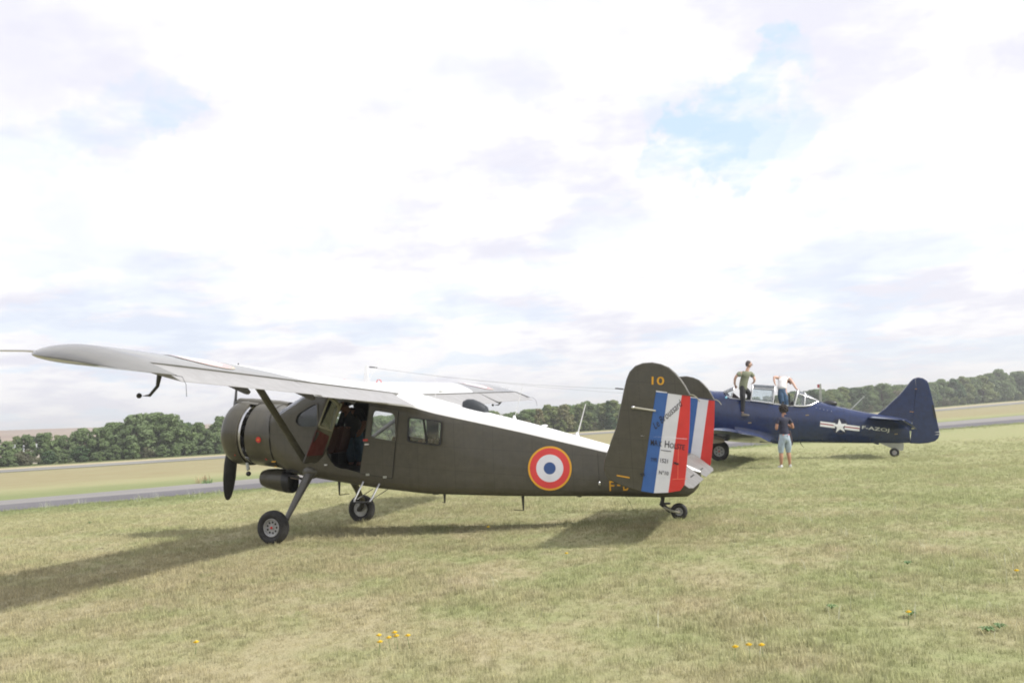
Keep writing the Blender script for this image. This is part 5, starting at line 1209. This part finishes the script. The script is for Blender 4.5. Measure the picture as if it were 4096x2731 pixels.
disc('blue_disc', SC.x, SC.y, .272, lambda x, z: tys(x, z) - .0025, mat('insignia_blue', (.012, .016, .05), .5), IN, n=40)
lettering('lettering', 'F-AZOJ', (-4.745, .90), (-5.60, .75), .142, tys, mat('registration_white', (.85, .87, .87), .5), T)
for x, z in ((-3.03, 1.49), (-1.12, 1.33), (.12, 2.30), (-5.82, .70)): MB().box((x, twid(x, z) + .004, z), (.11, .004, .035)).build('yellow_stencil', mat('stencil_faded', (.32, .24, .12), .6), T, smooth=False)
disc('blue_light', -.40, 2.255, .035, lambda x, z: twid(x, min(z, 2.3)) + .006, mat('pale_blue_lens', (.25, .65, .8), .2), T, n=14)
MB().box((-1.0, twid(-1.0, 1.56) + .05, 1.555), (.16, .14, .025)).build('footstep', M_NAVY, T)

# ================================================================== people
def skinmesh(name, chains, m, parent, sub=2):
    """chains: list of [(x,y,z,r), ...]; first vertex of each later chain is welded to an existing one when equal"""
    vs = []; es = []; rad = []; key = {}
    for ch in chains:
        prev = None
        for (x, y, z, r) in ch:
            k = (round(x, 4), round(y, 4), round(z, 4))
            if k not in key: key[k] = len(vs); vs.append((x, y, z)); rad.append(r)
            i = key[k]
            if prev is not None and prev != i: es.append((prev, i))
            prev = i
    me = bpy.data.meshes.new(name); me.from_pydata(vs, es, []); o = bpy.data.objects.new(name, me); col.objects.link(o)
    md = o.modifiers.new('s', 'SKIN'); md.use_smooth_shade = True; md.branch_smoothing = .6
    for i, r in enumerate(rad):
        rr = r if isinstance(r, tuple) else (r, r); me.skin_vertices[0].data[i].radius = (rr[0] * 1.16, rr[1] * 1.16)
    roots = set(); adj = {i: set() for i in range(len(vs))}
    for a, b in es: adj[a].add(b); adj[b].add(a)
    seen = set()
    for i in range(len(vs)):
        if i in seen: continue
        me.skin_vertices[0].data[i].use_root = True; st_ = [i]
        while st_:
            q = st_.pop()
            if q in seen: continue
            seen.add(q); st_ += list(adj[q])
    sb = o.modifiers.new('b', 'SUBSURF'); sb.levels = sb.render_levels = sub
    bpy.context.view_layer.update(); applied(o); o.data.materials.clear(); o.data.materials.append(m); o.name = name; o.data.name = name
    o.data.polygons.foreach_set('use_smooth', [True] * len(o.data.polygons))
    if parent: o.parent = parent
    return o
def join_into(o, mb, mats_=None):
    b = bmesh.new(); b.from_mesh(o.data); me2 = mb.mesh('tmp', [M_INT], smooth=False); n0 = len(b.faces); b.from_mesh(me2); b.faces.ensure_lookup_table()
    b.to_mesh(o.data); b.free(); bpy.data.meshes.remove(me2); o.data.polygons.foreach_set('use_smooth', [True] * len(o.data.polygons))
def head_mb(c, r, face, tilt=0.):
    """c centre of skull, r half height, face = unit horizontal direction"""
    f = Vector(face).normalized(); s = Vector((0, 0, 1)).cross(f).normalized(); u = f.cross(s) if f.cross(s).z > 0 else -f.cross(s); mb = MB(); rings = []; n = 18; m_ = 14
    for i in range(m_ + 1):
        th = math.pi * (i + .02) / (m_ + .04); ring = []
        for k in range(n):
            ph = 2 * math.pi * k / n; x, y, z = math.sin(th) * math.cos(ph), math.sin(th) * math.sin(ph), math.cos(th)
            fx = .80 * x; sy = .66 * y; uz = z
            if z < 0: sy *= 1 - .38 * (-z) ** 1.5; fx = fx * (1 - .25 * (-z)) + (.10 * -z if x > -.3 else .20 * -z)
            if x > .55: 
                if -.15 > z > -.42 and abs(y) < .32: fx += .16 * (1 - abs(z + .3) / .16) if abs(z + .3) < .16 else 0   # nose
                if abs(z + .02) < .12 and .2 < abs(y) < .6: fx -= .05                                              # eye sockets
                if abs(z + .58) < .08: fx += .03                                                                    # mouth
            ring.append(Vector(c) + f * fx * r + s * sy * r + u * uz * r)
        rings.append(ring)
    mb.loft(rings)
    for sg in (1, -1): mb.sphere(Vector(c) + s * sg * .65 * r - u * .1 * r - f * .05 * r, (.10 * r + .004, .10 * r + .004, .22 * r), n=8)
    mb.tube([Vector(c) + f * .84 * r - u * .1 * r, Vector(c) + f * 1.02 * r - u * .36 * r, Vector(c) + f * .82 * r - u * .42 * r], [.06 * r, .12 * r, .06 * r], 6)
    return mb, f, s, u
M_SKIN = mat('skin_tanned', (.42, .22, .15), .55, var=.08); M_SKINL = mat('skin_light', (.60, .38, .30), .55, var=.06); M_HAIRD = mat('hair_dark', (.025, .018, .016), .7, var=.4, vscale=30); M_HAIRG = mat('hair_short', (.09, .07, .07), .8, var=.3)
def eyes(parent, c, r, f, s, u):
    for sg in (1, -1): MB().sphere(Vector(c) + f * .74 * r + s * sg * .24 * r - u * .02 * r, .075 * r, n=8).build('eye', M_INK, parent)
def fingers(w, hnd, side, curl=.4, n=(.0, 0, -1)):
    """five finger chains rooted in the palm; w wrist, hnd palm end"""
    w = Vector(w); h = Vector(hnd); d = (h - w).normalized(); s = Vector(side).normalized(); k = Vector(n); ch = []
    for i, (o_, L) in enumerate(((-.030, .062), (-.010, .072), (.010, .068), (.030, .054))):
        p = h + s * o_; a = p + d * L * .5 + k * curl * .015; b = a + (d + k * curl * 1.3).normalized() * L * .5; c0 = w.lerp(h, .55) + s * o_ * .7
        ch.append([(*c0, .011), (*p, .0105), (*a, .0095), (*b, .0075)])
    p = w.lerp(h, .3) - s * .028; a = p - s * .022 + d * .03; b = a + d * .028 + k * .008; ch.append([(*w.lerp(h, .25), .012), (*p, .012), (*a, .0105), (*b, .009)])
    return ch
def body_parts(e, ch, handsets, skin): 
    b = skinmesh('body', ch, skin, e)
    for hs in handsets:
        t_ = skinmesh('hand_tmp', hs, skin, None, sub=1); bb = bmesh.new(); bb.from_mesh(b.data); bb.from_mesh(t_.data); bb.to_mesh(b.data); bb.free(); bpy.data.objects.remove(t_)
    b.data.polygons.foreach_set('use_smooth', [True] * len(b.data.polygons)); return b
def add_head(b, e, c, r, face, hair, hs=1.08, eyes_=True):
    hm, f, s, u = head_mb(c, r, face); join_into(b, hm); eyes(e, c, r, f, s, u); return f, s, u
def shoe(e, heel, toe, m, hgt=.07, wd=.045):
    h, t = Vector(heel), Vector(toe); d = (t - h).normalized(); s = Vector((0, 0, 1)).cross(d).normalized(); mb = MB(); rr = []
    L = (t - h).length
    for q, w_, hh in ((-.02, .5, .6), (.0, .8, 1.25), (.22, .9, 1.3), (.45, .85, .95), (.7, 1.05, .72), (.9, .9, .6), (1.0, .45, .35)):
        c = h + d * L * q; rr.append([c + s * wd * w_ * math.cos(a) + Vector((0, 0, max(0, math.sin(a)) * hgt * hh if math.sin(a) > 0 else 0)) for a in [2 * math.pi * k / 12 for k in range(12)]])
    mb.loft(rr); return mb.build('shoe', m, e)
def cap_hair(e, c, r, f, u, name, m, rr=1.06, cover=-.05, rough_=0., back=.12):
    """hair shell over the skull, open at the face"""
    b = bmesh.new(); bmesh.ops.create_icosphere(b, subdivisions=4, radius=1.0); s = Vector((0, 0, 1)).cross(f).normalized(); me = bpy.data.meshes.new(name)
    dele = []
    for v in b.verts:
        d = v.co.normalized(); x, y, z = d.dot(Vector((1, 0, 0))), d.y, d.z; nn = mnoise.noise(d * 5) * rough_ + mnoise.noise(d * 13) * rough_ * .6
        v.co = Vector(c) + (f * (.80 * x - back * .5) + s * .70 * y + u * z) * r * (rr + nn)
        v.tag = (z < cover - (.55 if x < -.1 else 0) + .25 * max(0, x)) or (x > .55 and z < .45)
    bmesh.ops.delete(b, geom=[v for v in b.verts if v.tag], context='VERTS'); b.to_mesh(me); b.free(); me.materials.append(m); me.polygons.foreach_set('use_smooth', [True] * len(me.polygons))
    o = bpy.data.objects.new(name, me); col.objects.link(o); o.parent = e; sd_ = o.modifiers.new('t', 'SOLIDIFY'); sd_.thickness = .006; return o

# --- woman standing in the grass, back to the camera
def woman():
    X0, Y0 = 7.6677, 23.5764; g = gz(X0, Y0)
    e = empty('person', (X0, Y0, g), R(4), label='woman with curly dark hair and cropped light jeans standing in the grass, back turned', cat='person')
    mir = 1
    body = [[(.055, 0, .86, .10), (.06, .01, 1.05, .095), (.065, .0, 1.22, .10), (.07, 0, 1.36, .085), (.085, .01, 1.45, .05), (.10, .02, 1.52, .045), (.105, .03, 1.60, .06)],
            [(.055, 0, .86, .10), (-.035, 0, .82, .085), (-.06, .005, .60, .072), (-.085, 0, .42, .052), (-.10, -.02, .30, .052), (-.105, 0, .10, .032), (-.105, .03, .045, .035), (-.12, .13, .03, .026)],
            [(.055, 0, .86, .10), (.145, 0, .82, .085), (.145, .005, .60, .072), (.13, .0, .42, .052), (.135, -.02, .30, .052), (.145, 0, .10, .032), (.15, .03, .045, .035), (.20, .12, .03, .026)],
            [(.07, 0, 1.36, .085), (-.09, 0, 1.385, .050), (-.145, -.02, 1.22, .040), (-.165, -.02, 1.10, .034), (-.12, .12, 1.16, .029), (-.03, .22, 1.27, .022), (.01, .25, 1.30, .024)],
            [(.07, 0, 1.36, .085), (.23, 0, 1.385, .050), (.30, -.02, 1.22, .040), (.33, -.02, 1.11, .034), (.28, .12, 1.17, .029), (.18, .22, 1.27, .022), (.14, .25, 1.30, .024)]]
    b = body_parts(e, body, [fingers((-.03, .22, 1.27), (.01, .25, 1.30), (0, .3, 1), .8, (1, 0, 0)), fingers((.18, .22, 1.27), (.14, .25, 1.30), (0, .3, 1), .8, (-1, 0, 0))], M_SKIN)
    c = (.11, .04, 1.665); f, s, u = add_head(b, e, c, .118, (.1, 1, 0), None)
    # curly hair: dense little lobes
    rng = random.Random(5); hb = MB(); hb.sphere((.11, .025, 1.675), (.115, .115, .125), n=16)
    for i in range(150):
        d = Vector((rng.gauss(0, 1), rng.gauss(0, 1), rng.gauss(0, 1) + .15)).normalized()
        if d.y > .72 and d.z < .4: continue
        if d.z < -.75: continue
        hb.sphere(Vector((.11, .02, 1.67)) + Vector((d.x * .118, d.y * .115, d.z * .128)), rng.uniform(.016, .030), n=7)
    hb.build('hair', M_HAIRD, e)
    shirt = [[(.055, 0, .90, .125), (.055, 0, .97, .135), (.06, .01, 1.08, .112), (.065, .0, 1.22, .118), (.07, 0, 1.36, .108), (.083, .01, 1.44, .062)],
             [(.07, 0, 1.36, .108), (-.08, 0, 1.385, .066), (-.13, -.015, 1.28, .058), (-.14, -.018, 1.24, .056)], [(.07, 0, 1.36, .108), (.22, 0, 1.385, .066), (.28, -.015, 1.28, .058), (.29, -.018, 1.24, .056)]]
    skinmesh('t_shirt', shirt, mat('navy_cloth', (.022, .024, .05), .85, var=.2, bump=.3, bscale=12), e)
    J = mat('light_denim', (.33, .40, .48), .8, var=.18, vscale=9, bump=.3, bscale=20)
    jeans = [[(.055, 0, 1.02, (.145, .12)), (.055, -.01, .93, (.17, .14)), (.055, -.02, .84, (.12, .12))], [(.055, -.02, .84, (.12, .12)), (-.045, -.01, .78, .118), (-.065, .0, .60, .098), (-.085, 0, .46, .066), (-.087, -.01, .39, .060)], [(.055, -.02, .84, (.12, .12)), (.155, -.01, .78, .118), (.15, .0, .60, .098), (.13, 0, .46, .066), (.13, -.01, .39, .060)]]
    jo = skinmesh('jeans', jeans, J, e)
    for x in (-.03, .13): MB().box((x, -.150, .93), (.05, .012, .022)).build('pocket_trim', M_RRED if x > 0 else mat('trim_orange', (.6, .25, .18), .7), e)
    W = mat('white_canvas', (.78, .78, .78), .7)
    shoe(e, (-.105, -.03, 0), (-.13, .18, 0), W); shoe(e, (.15, -.03, 0), (.22, .17, 0), W)
    MB().tube([(.19, -.03, 1.03), (.235, .03, .80), (.25, .04, .62), (.24, .05, .60)], [.05, .065, .04, .01], 8).build('shoulder_bag', mat('bag_cloth', (.05, .035, .045), .8), e)
woman()

# --- man in olive T-shirt climbing out of the front cockpit of the blue aircraft
def man_climbing():
    e = empty('person', (-.98, .62, 1.57)); m4 = Matrix.Translation((7.1459, 29.0437, 0)) @ Matrix.Rotation(math.pi - TH, 4, 'Z')
    e.matrix_world = m4 @ Matrix.Translation((-.98, .70, 1.575)); tag(e, 'man in olive T-shirt and dark trousers climbing at the blue aircraft front cockpit', 'person')
    def q(x, y, z, r): return (x + .98, y - .70, z - 1.575, r)
    hipc = q(-1.01, .60, 2.56, .10); ch = q(-1.13, .60, 2.98, .125); 
    body = [[hipc, q(-1.03, .60, 2.72, .11), q(-1.08, .60, 2.86, .12), ch, q(-1.17, .60, 3.14, .07), q(-1.20, .60, 3.20, .052), q(-1.23, .60, 3.28, .06)],
            [hipc, q(-.97, .68, 2.50, .09), q(-.95, .74, 2.30, .082), q(-.95, .76, 2.10, .062), q(-.93, .76, 1.90, .055), q(-.90, .76, 1.68, .036)],
            [hipc, q(-1.03, .50, 2.52, .09), q(-1.15, .44, 2.40, .082), q(-1.19, .36, 2.30, .062), q(-1.12, .25, 2.05, .052), q(-1.08, .22, 1.85, .036)],
            [ch, q(-.95, .74, 3.06, .06), q(-.80, .78, 2.97, .047), q(-.745, .76, 2.88, .042), q(-.72, .68, 2.72, .034), q(-.74, .60, 2.64, .026), q(-.745, .57, 2.61, .026)],
            [ch, q(-1.30, .50, 3.06, .06), q(-1.37, .50, 2.92, .048), q(-1.40, .52, 2.82, .040), q(-1.385, .48, 2.74, .032), q(-1.34, .44, 2.70, .026), q(-1.31, .42, 2.695, .026)]]
    w1 = Vector(q(-.74, .60, 2.64, 0)[:3]); h1 = Vector(q(-.745, .57, 2.61, 0)[:3]); w2 = Vector(q(-1.34, .44, 2.70, 0)[:3]); h2 = Vector(q(-1.31, .42, 2.695, 0)[:3])
    b = body_parts(e, body, [fingers(w1, h1, (1, 0, 0), .8), fingers(w2, h2, (0, 1, 0), .8)], M_SKINL)
    c = Vector(q(-1.25, .60, 3.355, 0)[:3]); f, s, u = add_head(b, e, c, .128, (-1, -.15, 0), None)
    cap_hair(e, c, .128, f, u, 'hair', M_HAIRG, 1.05, .0, .015)
    MB().tube([c + f * .10 + s * .07 - u * .0, c + f * .112 + s * .03 - u * .0, c + f * .112 - s * .03, c + f * .10 - s * .07], .011, 6).build('sunglasses', M_INK, e)
    shirt = [[q(-.97, .61, 2.45, .128), q(-.985, .61, 2.54, .130), q(-1.02, .61, 2.72, .135), q(-1.08, .60, 2.88, .145), q(-1.13, .60, 3.0, .15), q(-1.165, .60, 3.12, .08)],
             [q(-1.13, .60, 3.0, .15), q(-.96, .73, 3.06, .082), q(-.86, .77, 3.0, .072), q(-.83, .775, 2.97, .07)], [q(-1.13, .60, 3.0, .15), q(-1.29, .50, 3.06, .082), q(-1.35, .50, 2.95, .074), q(-1.365, .50, 2.90, .07)]]
    skinmesh('t_shirt', shirt, mat('olive_cloth', (.20, .215, .145), .9, var=.12, bump=.4, bscale=10), e)
    tr = [[q(-1.0, .61, 2.74, (.115, .10)), q(-.98, .61, 2.66, (.122, .108)), q(-1.0, .61, 2.56, (.125, .12))], [q(-1.0, .61, 2.56, (.125, .12)), q(-.965, .68, 2.46, .108), q(-.95, .74, 2.30, .094), q(-.95, .76, 2.10, .076), q(-.93, .76, 1.90, .066), q(-.905, .76, 1.70, .055)],
          [q(-1.0, .61, 2.56, (.125, .12)), q(-1.06, .50, 2.50, .105), q(-1.16, .44, 2.40, .092), q(-1.19, .36, 2.28, .074), q(-1.12, .25, 2.05, .062), q(-1.09, .22, 1.90, .054)]]
    skinmesh('trousers', tr, mat('black_trousers', (.02, .021, .024), .8, var=.3, bump=.3, bscale=12), e)
    shoe(e, q(-.86, .76, 1.575, 0)[:3], q(-1.12, .76, 1.575, 0)[:3], mat('brown_boot', (.09, .075, .055), .6), .085, .05); shoe(e, q(-1.05, .22, 1.77, 0)[:3], q(-1.28, .22, 1.77, 0)[:3], mat('brown_boot'), .085, .05)
man_climbing()

# --- person in white shirt bending over the rear cockpit
def bending():
    e = empty('person'); m4 = Matrix.Translation((7.1459, 29.0437, 0)) @ Matrix.Rotation(math.pi - TH, 4, 'Z'); e.matrix_world = m4 @ Matrix.Translation((-2.3, 0, 1.0))
    tag(e, 'person in white top and jeans bending forward in the blue aircraft rear cockpit', 'person')
    def q(x, y, z, r): return (x + 2.3, y, z - 1.0, r)
    hc = q(-2.31, .04, 2.46, .12); ch = q(-2.40, -.16, 2.78, .13)
    body = [[hc, q(-2.34, -.02, 2.62, .12), ch, q(-2.50, -.26, 2.82, .07), q(-2.56, -.32, 2.79, .055), q(-2.60, -.36, 2.76, .06)],
            [hc, q(-2.24, .06, 2.36, .095), q(-2.26, .08, 2.05, .075), q(-2.28, .08, 1.80, .06), q(-2.27, .04, 1.50, .05), q(-2.27, .04, 1.28, .036), q(-2.36, .04, 1.26, .026)], [hc, q(-2.39, .02, 2.36, .095), q(-2.40, .04, 2.05, .075), q(-2.40, .04, 1.80, .06), q(-2.40, .0, 1.50, .05), q(-2.40, .0, 1.28, .036), q(-2.49, .0, 1.26, .026)],
            [ch, q(-2.24, -.10, 2.84, .06), q(-2.15, .0, 2.87, .045), q(-2.08, .06, 2.89, .040), q(-2.07, .10, 2.76, .034), q(-2.08, .13, 2.66, .026), q(-2.09, .14, 2.62, .026)],
            [ch, q(-2.58, -.14, 2.82, .06), q(-2.66, -.08, 2.70, .045), q(-2.71, -.04, 2.60, .040), q(-2.76, .0, 2.48, .032), q(-2.80, .02, 2.41, .026), q(-2.83, .03, 2.405, .026)]]
    g = lambda *a: Vector(q(*a, 0)[:3])
    b = body_parts(e, body, [fingers(g(-2.08, .13, 2.66), g(-2.09, .14, 2.62), (0, 1, 0), .6, (-1, 0, 0)), fingers(g(-2.80, .02, 2.41), g(-2.83, .03, 2.405), (0, 1, 0), .4)], M_SKINL)
    c = g(-2.64, -.40, 2.71); f, s, u = add_head(b, e, c, .115, (-.7, -.5, -.1), None); cap_hair(e, c, .115, f, u, 'hair', mat('hair_brown', (.12, .05, .04), .7), 1.07, .0, .03)
    sh = [[q(-2.31, .05, 2.40, .145), q(-2.31, .04, 2.50, .15), q(-2.34, -.03, 2.64, .145), q(-2.39, -.13, 2.76, .15), q(-2.47, -.22, 2.82, .09)], [q(-2.39, -.13, 2.76, .15), q(-2.26, -.09, 2.83, .085), q(-2.22, -.06, 2.85, .07)], [q(-2.39, -.13, 2.76, .15), q(-2.56, -.14, 2.81, .085), q(-2.60, -.12, 2.78, .07)]]
    skinmesh('white_top', sh, mat('white_cloth', (.75, .75, .76), .9, var=.05, bump=.4, bscale=10), e)
    je = [[q(-2.31, .04, 2.56, (.14, .12)), q(-2.31, .05, 2.44, (.15, .14))], [q(-2.31, .05, 2.44, (.15, .14)), q(-2.25, .07, 2.32, .112), q(-2.26, .08, 2.05, .09), q(-2.28, .08, 1.80, .075), q(-2.27, .04, 1.5, .065)], [q(-2.31, .05, 2.44, (.15, .14)), q(-2.38, .04, 2.32, .112), q(-2.39, .04, 2.05, .09), q(-2.40, .04, 1.80, .075), q(-2.40, .0, 1.5, .065)]]
    skinmesh('jeans', je, mat('mid_denim', (.075, .14, .24), .8, var=.2, vscale=9, bump=.3, bscale=20), e)
bending()

# --- person in the open doorway of the olive aircraft
def doorway():
    e = empty('person'); m4 = Matrix.Translation((-3.4758, 14.3054, 0)) @ Matrix.Rotation(math.pi - BH, 4, 'Z'); e.matrix_world = m4 @ Matrix.Translation((-.42, -.38, 1.06))
    tag(e, 'person in black T-shirt and jeans stooping inside the open olive aircraft cabin', 'person')
    def q(x, y, z, r): return (x + .42, y + .38, z - 1.06, r)
    hc = q(-.42, -.48, 1.75, .11); ch = q(-.50, -.30, 1.98, .12)
    body = [[hc, q(-.46, -.40, 1.88, .11), ch, q(-.44, -.20, 2.08, .06), q(-.40, -.15, 2.13, .05), q(-.38, -.12, 2.16, .055)],
            [hc, q(-.36, -.48, 1.68, .085), q(-.36, -.44, 1.40, .065), q(-.36, -.46, 1.15, .04), q(-.36, -.38, 1.09, .03)], [hc, q(-.50, -.48, 1.68, .085), q(-.52, -.44, 1.40, .065), q(-.52, -.46, 1.15, .04), q(-.52, -.38, 1.09, .03)],
            [ch, q(-.34, -.30, 2.02, .055), q(-.25, -.32, 1.86, .042), q(-.24, -.26, 1.74, .034), q(-.27, -.18, 1.64, .025), q(-.28, -.16, 1.62, .025)],
            [ch, q(-.66, -.26, 2.02, .055), q(-.78, -.20, 1.90, .045), q(-.80, -.16, 1.80, .036), q(-.76, -.10, 1.68, .028), q(-.75, -.08, 1.65, .025)]]
    g = lambda *a: Vector(q(*a, 0)[:3])
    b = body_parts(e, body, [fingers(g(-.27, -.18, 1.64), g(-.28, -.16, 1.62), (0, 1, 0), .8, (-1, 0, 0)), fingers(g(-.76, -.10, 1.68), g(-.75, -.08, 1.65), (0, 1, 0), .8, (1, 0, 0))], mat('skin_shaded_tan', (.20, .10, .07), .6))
    c = g(-.37, -.10, 2.235); f, s, u = add_head(b, e, c, .115, (.3, 1, -.2), None); cap_hair(e, c, .115, f, u, 'hair', M_HAIRD, 1.07, .05, .02)
    mb = MB(); v3 = lambda *a: q(*a, 0)[:3]
    mb.tube([v3(-.42, -.50, 1.62), v3(-.43, -.48, 1.74), v3(-.46, -.41, 1.88), v3(-.50, -.31, 2.0), v3(-.46, -.24, 2.08)], [.145, .16, .165, .165, .075], 16)
    mb.tube([v3(-.44, -.30, 2.0), v3(-.34, -.30, 2.02), v3(-.26, -.32, 1.88), v3(-.245, -.28, 1.80)], [.09, .08, .066, .06], 12); mb.tube([v3(-.56, -.30, 2.0), v3(-.66, -.26, 2.02), v3(-.77, -.205, 1.91), v3(-.785, -.19, 1.86)], [.09, .085, .068, .062], 12)
    mb.build('t_shirt', mat('black_cloth', (.018, .02, .03), .9, var=.2), e)
    je = [[q(-.42, -.48, 1.84, .12), q(-.43, -.48, 1.74, .125)], [q(-.43, -.48, 1.74, .125), q(-.37, -.48, 1.66, .10), q(-.36, -.44, 1.40, .08), q(-.36, -.46, 1.14, .062)], [q(-.43, -.48, 1.74, .125), q(-.50, -.48, 1.66, .10), q(-.52, -.44, 1.40, .08), q(-.52, -.46, 1.14, .062)]]
    skinmesh('jeans', je, mat('blue_denim', (.035, .085, .14), .8, var=.2, vscale=9), e)
doorway()

# ================================================================== air
def haze():
    mb = MB(); mb.box((0, 900, 30), (5200, 5200, 64)); o = mb.build('haze', bpy.data.materials.new('thin_air'), None, smooth=False)
    m = o.data.materials[0]; m.use_nodes = True; nt = m.node_tree; nt.nodes.clear(); out = nd(nt, 'ShaderNodeOutputMaterial')
    v = nd(nt, 'ShaderNodeVolumePrincipled'); v.inputs['Color'].default_value = (.99, .995, 1, 1); v.inputs['Density'].default_value = .00075; v.inputs['Anisotropy'].default_value = .2
    nt.links.new(v.outputs[0], out.inputs['Volume']); o.location.z = 0; tag(o, kind='stuff')
haze()
